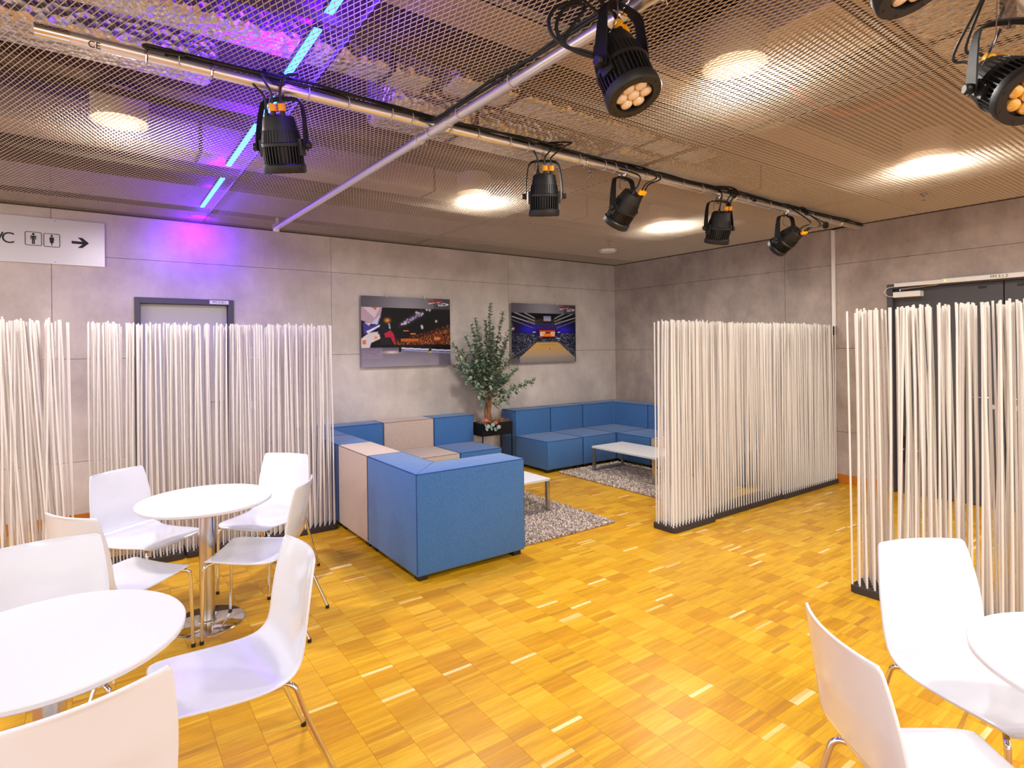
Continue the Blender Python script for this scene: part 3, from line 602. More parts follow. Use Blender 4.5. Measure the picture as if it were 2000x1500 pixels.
# ---- two arena posters: colours printed on a fine grid
def smooth(a, b, x): return np.clip((x-a)/(b-a), 0, 1)
def inpoly(U, V, P):
    r = np.zeros(U.shape, bool); n = len(P)
    for i in range(n):
        (x1_, y1_), (x2_, y2_) = P[i], P[(i+1)%n]
        c = ((y1_ > V) != (y2_ > V)) & (U < (x2_-x1_)*(V-y1_)/((y2_-y1_) if y2_ != y1_ else 1e-9)+x1_); r ^= c
    return r
def paint(kind, U, V):
    rg = np.random.default_rng(3+kind); C = np.zeros(U.shape+(3,)); 
    def put(mask, c, a=1.0):
        c = np.array(srgb(*c)[:3]); m = (mask*a)[...,None] if mask.dtype != bool else (mask.astype(float)*a)[...,None]; C[:] = C*(1-m)+c*m
    nz = rg.random(U.shape); nz2 = rg.random(U.shape)
    put(np.ones(U.shape,bool),(14,12,16))
    if kind == 0:
        slope = 0.40+0.22*smooth(0.45,1.0,U)
        band = (V < slope) & (V > 0.27) & (U > 0.34)
        put(band & (nz > 0.35),(64,26,14)); put(band & (nz > 0.62),(132,54,18)); put(band & (nz > 0.86) ,(206,104,36)); put(band & (nz > 0.97),(250,200,140))
        put(band & (V > slope-0.06) & (nz2 > 0.3),(40,20,16)); put(band & (V < 0.31),(24,18,20)); put(band & (V<0.40) & (V>0.36) & (U<0.62) & (U > 0.42),(214,104,30),0.7)
        for cxx, czz, ww, hh in ((0.84,0.40,0.035,0.018),(0.56,0.47,0.03,0.012),(0.48,0.515,0.03,0.006)): put((abs(U-cxx)<ww)&(abs(V-czz)<hh),(222,128,70),0.8)
        for k in range(26):
            a = rg.random(); px, pz = 0.42+0.25*a+rg.normal()*0.012, 0.60+0.18*a+rg.normal()*0.014; put(np.exp(-((U-px)**2+(V-pz)**2*0.5)/0.00006),(235,230,255),0.9)
        put(np.exp(-((V-0.60-0.72*(U-0.42))**2)/0.0012)*smooth(0.38,0.55,U)*(1-smooth(0.62,0.70,U)),(120,96,150),0.55)
        for px, pz in ((0.72,0.83),(0.755,0.825),(0.60,0.785),(0.655,0.86),(0.83,0.66),(0.66,0.585),(0.665,0.56)): put(np.exp(-((U-px)**2+(V-pz)**2*0.5)/0.00009),(240,240,245))
        put(inpoly(U,V,[(0,0.84),(0.22,0.84),(0.20,0.70),(0.12,0.60),(0,0.66)]),(178,150,166)); put(inpoly(U,V,[(0.02,0.84),(0.2,0.84),(0.14,0.69)]),(206,190,204)); put(inpoly(U,V,[(0.09,0.85),(0.17,0.85),(0.155,0.80)]),(214,110,40))
        put(inpoly(U,V,[(0.02,0.62),(0.12,0.58),(0.21,0.72),(0.17,0.55),(0.10,0.48),(0.03,0.46)]),(62,54,140)); put(inpoly(U,V,[(0.03,0.63),(0.08,0.58),(0.20,0.74),(0.17,0.60)]),(196,192,220))
        put(inpoly(U,V,[(0.05,0.50),(0.2,0.60),(0.21,0.585),(0.07,0.475)]),(220,214,230)); put(inpoly(U,V,[(0,0.40),(0.08,0.48),(0.18,0.50),(0.20,0.40),(0.10,0.34),(0.085,0.26),(0.0,0.26)]),(206,196,204)); put((abs(U-0.03)<0.02)&(abs(V-0.35)<0.03),(206,120,40)); put((abs(U-0.15)<0.015)&(abs(V-0.41)<0.02),(220,150,50))
        put(inpoly(U,V,[(0.21,0.66),(0.28,0.64),(0.31,0.53),(0.33,0.47),(0.25,0.44),(0.17,0.47)]),(20,22,34)); put(np.exp(-((U-0.275)**2+(V-0.66)**2)/0.0006),(240,150,50)); put(inpoly(U,V,[(0.285,0.62),(0.30,0.62),(0.31,0.54),(0.295,0.54)]),(160,176,214))
        put(inpoly(U,V,[(0.24,0.47),(0.31,0.52),(0.345,0.46),(0.36,0.33),(0.345,0.32),(0.31,0.42),(0.25,0.42)]),(176,34,62)); put(inpoly(U,V,[(0.2,0.42),(0.3,0.42),(0.33,0.31),(0.2,0.31)]),(30,24,34))
        fl = V < 0.275-0.05*smooth(0.4,1.0,U); g = smooth(0.28,0.0,V)
        C[fl] = np.array(srgb(92,84,104)[:3])*(1-g[fl][:,None])+np.array(srgb(150,142,156)[:3])*g[fl][:,None]
        put(fl & (U > 0.86),(70,62,72),0.5); put(fl & (U<0.22) & (V>0.12) & (nz > 0.4),(176,150,186),0.4)
        put((abs(V-(0.262-0.075*(U-0.42)))<0.010)&(U>0.42),(202,204,240)); put((abs(V-(0.238-0.10*(U-0.42)))<0.007)&(U>0.45),(150,150,196)); put(np.exp(-((U-0.32)**2/0.006+(V-0.205)**2/0.0003)),(232,206,200),0.85)
        put(inpoly(U,V,[(0.40,0.29),(0.43,0.29),(0.42,0.205),(0.395,0.205)]),(16,14,18)); put((abs(U-0.755)<0.016)&(abs(V-0.235)<0.035),(44,36,40)); put((abs(U-0.757)<0.014)&(abs(V-0.20)<0.012),(214,176,60))
    else:
        put((V<0.70)&(V>0.3),(20,16,48)); gl = np.exp(-((U-0.26)**2/0.012+(V-0.56)**2/0.006))+np.exp(-((U-0.80)**2/0.012+(V-0.56)**2/0.006)); put(np.clip(gl,0,1),(44,34,196),0.9)
        put((abs(V-0.62)<0.05)&(U>0.33)&(U<0.74)&(nz>0.3),(62,48,130),0.8)
        for sgn in (-1,1):
            for k in range(3):
                for q in range(26):
                    a = q/26; px = 0.5+sgn*(0.16+0.34*a); pz = 0.66+0.05*k+0.12*a*(1+0.3*k); put(np.exp(-((U-px)**2+(V-pz)**2*0.6)/0.00003),(226,226,240),0.9)
            put((abs(V-(0.60+0.42*(abs(U-0.5)-0.2)))<0.008)&((U-0.5)*sgn>0.18),(120,110,130),0.8)
        put((V>0.66)&(V<0.74)&(nz>0.6)&(abs(U-0.5)<0.26),(96,82,52),0.8)
        put((abs(U-0.54)<0.066)&(abs(V-0.745)<0.062),(18,18,24)); put((abs(U-0.54)<0.058)&(abs(V-0.752)<0.045),(120,150,196)); put((abs(U-0.54)<0.05)&(abs(V-0.735)<0.02)&(nz>0.3),(232,150,90))
        put((abs(U-0.54)<0.125)&(abs(V-0.495)<0.056),(206,72,30)); put((abs(U-0.54)<0.115)&(abs(V-0.49)<0.040)&(nz>0.25),(246,222,190)); put((abs(U-0.54)<0.06)&(V<0.50)&(V>0.45),(238,140,40)); put((abs(U-0.545)<0.04)&(abs(V-0.51)<0.018),(150,30,36))
        fl = inpoly(U,V,[(0.37,0.345),(0.71,0.345),(0.98,0.08),(0.98,0.0),(0.12,0.0),(0.12,0.10)])
        side = (V < 0.50-0.0*U) & ~fl & (V < 0.34+0.22*abs(U-0.54)/0.46+0.05) & (V>0.03)
        put(side,(12,12,24)); put(side & (nz>0.60),(38,40,72)); put(side & (nz>0.84),(104,114,152)); put(side & (nz>0.955),(220,222,232)); put(smooth(0.30,0.5,abs(U-0.54))*(V<0.5),(10,8,16),0.55)
        g = smooth(0.34,0.06,V); C[fl] = np.array(srgb(206,158,70)[:3])*(1-g[fl][:,None])+np.array(srgb(168,152,136)[:3])*g[fl][:,None]
        for sgn in (-1,1): put((abs(V-(0.33-0.62*(abs(U-0.54)-0.19)))<0.008)&((U-0.54)*sgn>0.18),(120,96,110),0.8)
        put((abs(U-0.54)<0.16)&(abs(V-0.35)<0.012)&(nz>0.4),(130,130,146)); put((abs(U-0.54)<0.13)&(abs(V-0.30)<0.004),(120,84,40),0.7); put((abs(U-0.575)<0.006)&(abs(V-0.235)<0.014),(40,34,36))
        put((abs(U-0.335)<0.02)&(abs(V-0.52)<0.008),(226,226,250)); put((abs(U-0.72)<0.02)&(abs(V-0.52)<0.008),(226,226,250)); put(np.exp(-((U-0.02)**2+(V-0.575)**2)/0.0003),(250,200,210)); put((abs(U-0.71)<0.035)&(abs(V-0.415)<0.006),(190,220,230))
        gb = smooth(0.14,0.0,V); put(gb,(120,114,122),0.75)
    tb = V > 0.845; g = np.exp(-((U-0.5)**2)/0.09)
    C[tb] = np.array(srgb(78,74,84)[:3])*(1-g[tb][:,None])+np.array(srgb(140,136,148)[:3])*g[tb][:,None]; put(tb & (U > 0.80),(58,46,54),0.6)
    put((U>0.74)&(U<0.90)&(abs(V-0.955)<0.012),(168,44,40)); sw = abs((U-0.86)**2/0.0125+(V-0.915)**2/0.0005-1) < 0.25
    put(sw & ((U>0.86)|(V>0.915)),(236,234,238)); put((abs(U-0.885)<0.032)&(abs(V-0.908)<0.007)&(nz>0.25),(226,224,230))
    return C
def poster(xc, zc, label, kind):
    wd, ht = 1.225, 0.855; t = thing('arena_poster', label, 'poster', (xc,WB-0.05,zc), 0, 'arena posters on the back wall')
    part('plate', MB().box(-wd/2,wd/2,0.0008,0.006,-ht/2,ht/2), M['platealu'], t)
    nu, nv = 216, 150; us, vs_ = np.linspace(0,1,nu), np.linspace(0,1,nv); U, V = np.meshgrid(us, vs_, indexing='ij'); C = paint(kind, U, V)
    P = np.c_[((U-0.5)*wd).ravel(), np.zeros(nu*nv), ((V-0.5)*ht).ravel()]; idx = np.arange(nu*nv).reshape(nu,nv)
    Fq = np.stack([idx[:-1,:-1],idx[1:,:-1],idx[1:,1:],idx[:-1,1:]],-1).reshape(-1,4)
    me = bpy.data.meshes.new('print'); me.from_pydata(P.tolist(),[],Fq.tolist()); me.materials.append(M['print'])
    colour_mesh(me, np.c_[C.reshape(-1,3), np.ones(nu*nv)], 'ink'); link('print', me, t)
    for x in (-0.28,0.24): part('hook', MB().tube([(x,0.044,ht/2+0.03),(x,0.004,ht/2+0.03),(x,-0.006,ht/2+0.02),(x,-0.006,ht/2-0.012)],0.004,6), M['tie'], t, smooth=True)
    for x in (-0.5,0.5): part('spacer', MB().box(x-0.02,x+0.02,0.006,0.049,-0.3,0.3), M['platealu'], t)
poster(3.185, 1.795, 'left arena poster with an orange crowd and a grey stage', 0)
poster(5.41, 1.785, 'right arena poster with a blue hall and a sand floor', 1)

# ================================================================= LOUNGE
TB = 0.31; HB = 0.735; HS = 0.40
def sofa(x0, x1, y0, y1, backs, colour, label):
    t = thing('sofa_module', label, 'sofa', ((x0+x1)/2,(y0+y1)/2,0), 0, 'sofa modules')
    g = 0.003; lx, ly = (x1-x0)/2-g, (y1-y0)/2-g; fm_, pm = M[colour], M[colour+'pipe']
    sx0, sx1, sy0, sy1 = -lx, lx, -ly, ly
    if 'W' in backs: sx0 += TB
    if 'E' in backs: sx1 -= TB
    if 'S' in backs: sy0 += TB
    if 'N' in backs: sy1 -= TB
    def cushion(name, poly, z0, z1):
        me = MB().prism(poly, z0, z1).mesh(name, fm_)
        bm = bmesh.new(); bm.from_mesh(me)
        bmesh.ops.bevel(bm, geom=list(bm.edges), offset=0.016, segments=3, profile=0.5, affect='EDGES')
        bm.to_mesh(me); bm.free(); me.polygons.foreach_set('use_smooth',[True]*len(me.polygons)); me.set_sharp_from_angle(angle=R(50))
        o = link(name, me, t)
        mb = MB(); cxm = sum(p[0] for p in poly)/len(poly); 
        ins = []
        for i, p in enumerate(poly):
            a, c = Vector(poly[i-1]), Vector(poly[(i+1)%len(poly)]); b_ = Vector(p); e1 = (b_-a).normalized(); e2 = (c-b_).normalized()
            n1 = Vector((-e1.y,e1.x)); n2 = Vector((-e2.y,e2.x)); ins.append(b_+(n1+n2)*0.0045)
        ring = []
        for i in range(len(ins)):
            a, b_ = ins[i], ins[(i+1)%len(ins)]
            for k in range(8):
                q = a.lerp(b_, k/8); ring.append((q.x, q.y, z1-0.006))
        mb.tube(ring, 0.0045, 6, True)
        for q in ins: mb.tube([(q.x,q.y,z0+0.02),(q.x,q.y,z1-0.008)],0.0028,5)
        part('piping', mb, pm, o, smooth=True)
        return o
    cushion('seat', [(sx0,sy0),(sx1,sy0),(sx1,sy1),(sx0,sy1)], 0.04, HS)
    if len(backs) == 1:
        P = {'W':[(-lx,-ly),(-lx+TB,-ly),(-lx+TB,ly),(-lx,ly)], 'E':[(lx-TB,-ly),(lx,-ly),(lx,ly),(lx-TB,ly)], 'S':[(-lx,-ly),(lx,-ly),(lx,-ly+TB),(-lx,-ly+TB)], 'N':[(-lx,ly-TB),(lx,ly-TB),(lx,ly),(-lx,ly)]}[backs]
    elif set(backs) == set('SW'): P = [(-lx,-ly),(lx,-ly),(lx,-ly+TB),(-lx+TB,-ly+TB),(-lx+TB,ly),(-lx,ly)]
    elif set(backs) == set('NW'): P = [(-lx,-ly),(-lx+TB,-ly),(-lx+TB,ly-TB),(lx,ly-TB),(lx,ly),(-lx,ly)]
    else: P = [(lx-TB,-ly),(lx,-ly),(lx,ly),(-lx,ly),(-lx,ly-TB),(lx-TB,ly-TB)]
    bk = cushion('backrest', P, 0.038, HB)
    if len(backs) == 2:
        (ox, oy), (ix, iy) = {'SW':((-lx,-ly),(-lx+TB,-ly+TB)), 'NW':((-lx,ly),(-lx+TB,ly-TB)), 'NE':((lx,ly),(lx-TB,ly-TB))}[backs]
        part('mitre_seam', MB().tube([(ox+(ix-ox)*k/4, oy+(iy-oy)*k/4, HB-0.0012) for k in range(5)], 0.0025, 5), pm, bk, smooth=True)
    for xx in (-lx+0.06,lx-0.06):
        for yy in (-ly+0.06,ly-0.06): part('foot', MB().box(xx-0.035,xx+0.035,yy-0.035,yy+0.035,0,0.04), M['black'], t, bevel=0.003)
sofa(1.75,2.68,3.42,4.27,'SW','blue','blue corner sofa module nearest the viewer, its back towards the tables')
sofa(1.75,2.68,4.27,4.93,'W','beige','beige sofa module right behind the near blue corner module')
sofa(1.75,2.68,4.93,5.46,'W','blue','blue sofa module half hidden by the left stick screen')
sofa(1.75,2.70,5.46,6.38,'NW','blue','blue corner sofa module in the rear left corner of the seating group')
sofa(2.70,3.36,5.46,6.38,'N','beige','beige sofa module against the back wall under the left poster')
sofa(3.36,3.94,5.46,6.38,'N','blue','blue sofa module left of the plant stand')
sofa(4.60,5.22,5.42,6.38,'N','blue','blue sofa module right of the plant stand')
sofa(5.22,5.84,5.42,6.38,'N','blue','blue sofa module under the right poster')
sofa(5.84,6.80,5.42,6.38,'NE','blue','blue corner sofa module in the room corner')
sofa(5.84,6.80,4.84,5.42,'E','blue','blue sofa module along the right wall next to the corner')
sofa(5.84,6.80,4.18,4.84,'E','beige','beige sofa module seen through the edge of the middle stick screen')
sofa(5.84,6.80,3.55,4.18,'E','blue','blue sofa module hidden behind the middle stick screen')

# rugs
def rug(x0, x1, y0, y1, label):
    t = thing('shaggy_rug', label, 'rug', ((x0+x1)/2,(y0+y1)/2,0), 0, 'shaggy rugs'); lx, ly = (x1-x0)/2, (y1-y0)/2
    part('backing', MB().box(-lx+0.01,lx-0.01,-ly+0.01,ly-0.01,0.0005,0.010), M['rugbase'], t)
    n = int((x1-x0)*(y1-y0)*11000); rg = np.random.default_rng(int(x0*100))
    px = rg.uniform(-lx,lx,n); py = rg.uniform(-ly,ly,n); a = rg.uniform(0,2*PI,n); ln = rg.uniform(0.008,0.026,n); h = rg.uniform(0.014,0.028,n); wd = rg.uniform(0.0025,0.004,n)
    dx, dy = np.cos(a), np.sin(a)
    V = np.empty((n,4,3)); V[:,0] = np.c_[px-dy*wd,py+dx*wd,np.full(n,0.006)]; V[:,1] = np.c_[px+dy*wd,py-dx*wd,np.full(n,0.006)]
    V[:,2] = np.c_[px+dx*ln*0.6+dy*wd,py+dy*ln*0.6-dx*wd,h]; V[:,3] = np.c_[px+dx*ln-dy*wd*0.6,py+dy*ln+dx*wd*0.6,h*0.9]
    me = bpy.data.meshes.new('pile'); me.from_pydata(V.reshape(-1,3).tolist(),[],(np.arange(n*4).reshape(-1,4)).tolist()); me.materials.append(M['pile'])
    c = np.array([srgb(214,200,188),srgb(196,180,168),srgb(230,218,206),srgb(170,152,140)])[rg.integers(0,4,n)]; colour_mesh(me, np.repeat(c,4,0), 'tone')
    o = link('pile', me, t); o['kind'] = 'stuff'
rug(2.71,3.81,3.55,5.30,'beige shaggy rug under the near coffee table')
rug(4.75,5.82,3.57,5.38,'beige shaggy rug under the far coffee table')
def coffee(x0, x1, y0, y1, label):
    t = thing('coffee_table', label, 'coffee table', ((x0+x1)/2,(y0+y1)/2,0.012), 0, 'coffee tables'); lx, ly = (x1-x0)/2, (y1-y0)/2
    part('tabletop', MB().box(-lx,lx,-ly,ly,0.292,0.316), M['table'], t, bevel=0.003)
    for s in (-1,1):
        y_ = s*(ly-0.02); f = part('leg_frame', MB().box(-lx,lx,y_-0.018,y_+0.018,0,0.022), M['steel'], t, bevel=0.002)
        for q in (-1,1): part('leg', MB().box(q*(lx-0.017)-0.017,q*(lx-0.017)+0.017,y_-0.018,y_+0.018,0.022,0.292), M['steel'], f, bevel=0.002)
coffee(3.00,3.555,4.15,5.12,'low white coffee table behind the near blue corner sofa')
coffee(5.125,5.68,4.19,5.17,'low white coffee table in front of the far blue sofa')

# planter, tree, flowers
t = thing('planter', 'black metal plant stand on thin legs between the two sofas', 'planter', (4.185,6.02,0))
part('box', MB().box(-0.235,0.235,-0.13,-0.124,0.47,0.63).box(-0.235,0.235,0.124,0.13,0.47,0.63).box(-0.235,-0.229,-0.124,0.124,0.47,0.63).box(0.229,0.235,-0.124,0.124,0.47,0.63).box(-0.229,0.229,-0.124,0.124,0.47,0.476), M['blackmetal'], t)
for xx in (-0.228,0.228):
    for yy in (-0.123,0.123): part('leg', MB().box(xx-0.006,xx+0.006,yy-0.006,yy+0.006,0,0.47), M['blackmetal'], t)
rg = np.random.default_rng(5); mb = MB()
for k in range(520):
    p = Vector((rg.uniform(-0.21,0.22), rg.uniform(-0.11,0.11), 0.61+rg.uniform(0,0.02))); a = rg.uniform(0,2*PI); up = rg.uniform(0.01,0.05) if p.x > 0.05 else rg.uniform(0,0.02)
    q = p+Vector((math.cos(a)*0.04, math.sin(a)*0.04, up)); w_ = Vector((-math.sin(a),math.cos(a),0))*0.0025
    mb.add([p-w_,p+w_,q+w_,q-w_],[(0,1,2,3)])
mb.box(-0.228,0.228,-0.123,0.123,0.56,0.612)
o = part('dried_moss', mb, M['moss'], t); o['kind'] = 'stuff'

tx, ty = 4.13, 6.03
t = thing('eucalyptus_tree', 'slender eucalyptus tree standing in the black plant stand', 'tree', (tx,ty,0.60))
T0 = Vector((0,0,0)); 
def bez(a, b, c, n=10): return [a*(1-s)**2+b*2*s*(1-s)+c*s*s for s in [k/(n-1) for k in range(n)]]
mb = MB()
for dx, dy, tw in ((0,0,0),(0.03,0.01,1),(-0.025,0.012,2),(0.005,-0.02,3.2)):
    mb.tube([(dx*(1-k/10)+0.012*math.sin(k*0.8+tw)+0.002*k, dy+0.01*math.cos(k*0.8+tw), k*0.05-0.02) for k in range(12)], [0.027-0.0012*k for k in range(12)], 8)
part('trunk', mb, M['bark'], t, smooth=True)
tips = [(0.045,-0.02,1.555,0.20),(-0.145,0.05,1.375,0.25),(-0.275,-0.06,1.27,0.25),(-0.49,0.05,1.05,0.30),(-0.53,-0.08,0.875,0.30),(-0.47,0.04,0.76,0.2),(0.30,0.05,1.455,0.25),(0.35,-0.08,1.27,0.25),(0.345,0.06,1.05,0.25),(0.395,-0.04,0.90,0.2),(0.70,-0.10,0.54,0.05),(0.50,0.0,0.71,0.05),(0.24,-0.12,0.27,0.05),(-0.21,-0.10,0.40,0.1),(0.02,-0.14,0.9,0.2),(-0.12,0.12,1.05,0.2),(0.16,0.10,1.15,0.2),(-0.30,-0.14,0.95,0.2),(-0.05,-0.16,0.60,0.2),(0.12,-0.16,0.72,0.2),(0.05,0.1,1.35,0.2),(-0.2,-0.12,1.15,0.25),(0.2,-0.14,1.0,0.2),(-0.1,-0.15,1.2,0.2),(-0.38,0.1,0.90,0.2),(-0.40,-0.12,1.12,0.25),(-0.25,0.08,0.72,0.15),(0.26,0.08,0.80,0.2),(0.28,-0.1,0.58,0.1),(-0.16,-0.15,0.80,0.2),(0.0,-0.1,1.1,0.1),(0.1,0.0,1.25,0.1),(-0.08,0.05,0.85,0.1),(-0.15,0.0,0.55,0.1),(0.08,-0.1,0.5,0.1),(-0.22,0.0,0.95,0.2),(0.42,0.05,0.62,0.1),(-0.33,0.0,0.58,0.1)]
LV, LF, LC = [], [], []
leafc = [srgb(*c) for c in ((112,136,118),(134,156,138),(92,116,98),(160,176,156),(116,142,110),(164,176,142),(82,106,92))]
def leaf(p, d, s):
    d = d.normalized(); sd = d.cross(UP); sd = sd.normalized() if sd.length > 1e-4 else Vector((1,0,0)); nn = sd.cross(d)
    c_ = leafc[rg.integers(len(leafc))]; o_ = len(LV)
    LV.extend([p, p+d*s*0.35+sd*s*0.40+nn*s*0.08, p+d*s*0.8+sd*s*0.34+nn*s*0.05, p+d*s*1.05, p+d*s*0.8-sd*s*0.34+nn*s*0.05, p+d*s*0.35-sd*s*0.40+nn*s*0.08])
    LF.extend([(o_,o_+1,o_+2,o_+3),(o_,o_+3,o_+4,o_+5)]); LC.extend([c_]*6)
for tip in tips:
    P = Vector(tip[:3]); z0 = min(0.42, 0.10+0.45*P.z); st = Vector((0.01,0,z0)) if P.z > 0.5 else Vector((0,0,0.22))
    midp = st.lerp(P,0.5)+Vector((0,0,-0.04+tip[3]*0.25)) if P.z > 0.5 else st.lerp(P,0.5)+Vector((0,0,0.10))
    br = bez(st, midp, P, 12)
    part('branch', MB().tube(br, [0.008-0.0005*k for k in range(12)], 6), M['bark'], t, smooth=True)
    L = sum((br[i+1]-br[i]).length for i in range(11)); n = int(L*95)
    for k in range(n):
        s = 0.22+0.78*k/n; i = min(int(s*11),10); p = br[i].lerp(br[i+1], s*11-i); tg = (br[i+1]-br[i]).normalized()
        a = rg.uniform(0,2*PI); side = tg.orthogonal().normalized(); side = Matrix.Rotation(a,3,tg) @ side
        twig = side*rg.uniform(0.0,0.13)*(1.12-s) + Vector((0,0,rg.uniform(-0.02,0.02)))
        for q in (1,-1): leaf(p+twig, side*q+tg*0.5+Vector((0,0,rg.uniform(-0.4,0.3))), rg.uniform(0.038,0.066)*(1.12-0.5*s))
me = bpy.data.meshes.new('foliage'); me.from_pydata([tuple(v) for v in LV],[],LF); me.materials.append(M['leaf']); colour_mesh(me, LC, 'tone')
o = link('foliage', me, t); o['kind'] = 'stuff'
def protea(loc, s, label):
    t = thing('protea_flower', label, 'flower', loc, 0, 'protea flowers'); mb = MB()
    for ring, (n, rr, hh, tilt) in enumerate(((7,0.012,0.07,0.15),(9,0.022,0.065,0.4),(11,0.028,0.05,0.75))):
        for k in range(n):
            a = 2*PI*k/n+ring*0.3; c_, s_ = math.cos(a), math.sin(a); b0 = Vector((c_*rr*0.4,s_*rr*0.4,0)); m0 = Vector((c_*rr*(1+tilt),s_*rr*(1+tilt),hh*0.55)); tp = Vector((c_*rr*(0.8+tilt*1.5),s_*rr*(0.8+tilt*1.5),hh)); w_ = Vector((-s_,c_,0))*0.009
            mb.add([b0-w_*0.4,b0+w_*0.4,m0+w_,tp,m0-w_],[(0,1,2,4),(2,3,4)])
    mb.xf(Matrix.Scale(s,4)); part('bloom', mb, M['petal'], t)
    part('stem', MB().tube([(0,0,-0.05),(0,0,0.01)],0.006,6), M['bark'], t)
protea((4.03,5.93,0.625),1.0,'red protea flower at the left end of the plant stand'); protea((4.16,5.90,0.60),0.75,'smaller coral protea flower at the middle of the plant stand')
LV, LF, LC = [], [], []
t = thing('eucalyptus_sprig', 'sprig of round grey-green leaves hanging over the plant stand front', 'sprig', (4.05,5.875,0.60))
part('stem', MB().tube(smooth_path([(-0.10,0.02,0.04),(-0.02,-0.01,0.02),(0.06,-0.02,-0.03),(0.14,-0.02,-0.02)],5),0.004,6), M['bark'], t, smooth=True)
lf_me = MB().lathe([(0.0,0.004),(0.016,0.001),(0.026,0.003),(0.026,0.004),(0.016,0.002),(0.0,0.005)],12,False).mesh('leaf', mat('sprig_leaf', srgb(128,150,138), 0.6), True)
for k, (x, y, z, a) in enumerate(((-0.09,-0.03,0.02,0.3),(-0.07,-0.035,-0.03,0.1),(-0.04,-0.03,0.0,-0.2),(0.0,-0.035,-0.03,0.2),(0.03,-0.03,0.015,-0.3),(0.06,-0.035,-0.045,0.1),(0.09,-0.035,-0.03,0.3),(0.12,-0.03,-0.02,-0.2),(-0.12,-0.02,0.06,0.4))):
    link('leaf', lf_me, t, (x,y,z), (PI/2-0.4+a*0.4, a, a*2))

# ================================================================= STICK SCREENS
stick_me = []
for k in range(5):
    bx, by = rng.normal()*0.006, rng.normal()*0.006
    stick_me.append(MB().tube([(bx*math.sin(PI*s*0.9), by*math.sin(PI*s*0.9), s*1.75) for s in (0,0.25,0.5,0.75,1.0)],0.0058,6).mesh('stick', M['stick'], True))
base_me = MB().prism(round_rect(-0.296,0.296,-0.118,0.118,0.03,4),0,0.046).mesh('base', M['stickbase'], False, 0.004, 2)
def screen(x, y, along, label, group, lean=0.012, mean=0.0):
    t = thing('stick_screen', label, 'screen', (x,y,0), 0 if along == 'X' else PI/2, group)
    link('base', base_me, t)
    ph = rng.uniform(0,6)
    for i in range(14):
        for j in range(6):
            lx = -0.275+i*0.55/13+(0.011 if j%2 else -0.011); ly = -0.096+j*0.192/5
            o = link('stick', stick_me[rng.integers(5)], t, (lx,ly,0.044))
            cl = 0.007*math.sin(ph+i*0.8)+0.005*math.sin(ph*2+i*1.9)
            o.rotation_euler = (rng.normal()*0.007, mean+cl+float(np.clip(rng.normal(),-1.6,1.6))*lean*(0.6 if 0 < i < 13 else 0.3), 0)
            o.scale = (1,1,1+rng.normal()*0.004)
for k, l in enumerate(('first stick screen of the middle row, its end towards the sofa','second stick screen of the middle row','third stick screen of the middle row','fourth stick screen of the middle row','last stick screen of the middle row, touching the right wall')):
    screen(3.965+0.298+0.5925*k, 3.16+(0.035 if k in (1,2) else 0.02 if k else 0), 'X', 'white '+l, 'middle row of stick screens')
for k, l in enumerate(('left row stick screen beside the gap','middle stick screen of the left row behind the round table','stick screen of the left row touching the blue sofa')):
    screen(-0.065+0.30+0.602*k, 5.0, 'X', 'white '+l, 'left row of stick screens')
screen(-0.425, 4.66, 'X', 'white stick screen at the left picture edge with leaning sticks', 'left row of stick screens', 0.045, -0.03)
screen(4.05, 1.394, 'Y', 'white stick screen at the right, in front of the dark double door', 'right row of stick screens', 0.016)
screen(4.05, 0.79, 'Y', 'white stick screen at the right picture edge behind the white chair', 'right row of stick screens', 0.022)

# ================================================================= TABLES AND CHAIRS
top_me = MB().lathe([(0.0,0.0),(0.352,0.0),(0.360,0.006),(0.362,0.018),(0.359,0.022),(0.0,0.022)],72,False).mesh('tabletop', M['table'], True)
def round_table(x, y, label):
    t = thing('round_table', label, 'table', (x,y,0), 0, 'round white tables')
    link('tabletop', top_me, t, (0,0,0.70))
    part('column', MB().lathe([(0.041,0.012),(0.041,0.69)],32), M['steel'], t, smooth=True)
    b = part('foot_plate', MB().lathe([(0.202,0.0),(0.202,0.006),(0.196,0.011),(0.0,0.014)],64,False), M['chrome'], t, smooth=True)
    part('collar', MB().lathe([(0.052,0.012),(0.052,0.017),(0.042,0.021)],32,False), M['chrome'], b, smooth=True)
    part('mounting_plate', MB().box(-0.13,0.13,-0.02,0.02,0.688,0.70).box(-0.02,0.02,-0.13,0.13,0.688,0.70), M['blackmetal'], t)
round_table(0.512,3.673,'round white bistro table in front of the left stick screens')
round_table(-0.13,2.147,'round white bistro table cut by the left picture edge')
round_table(2.20,0.24,'round white bistro table cut by the right picture edge')

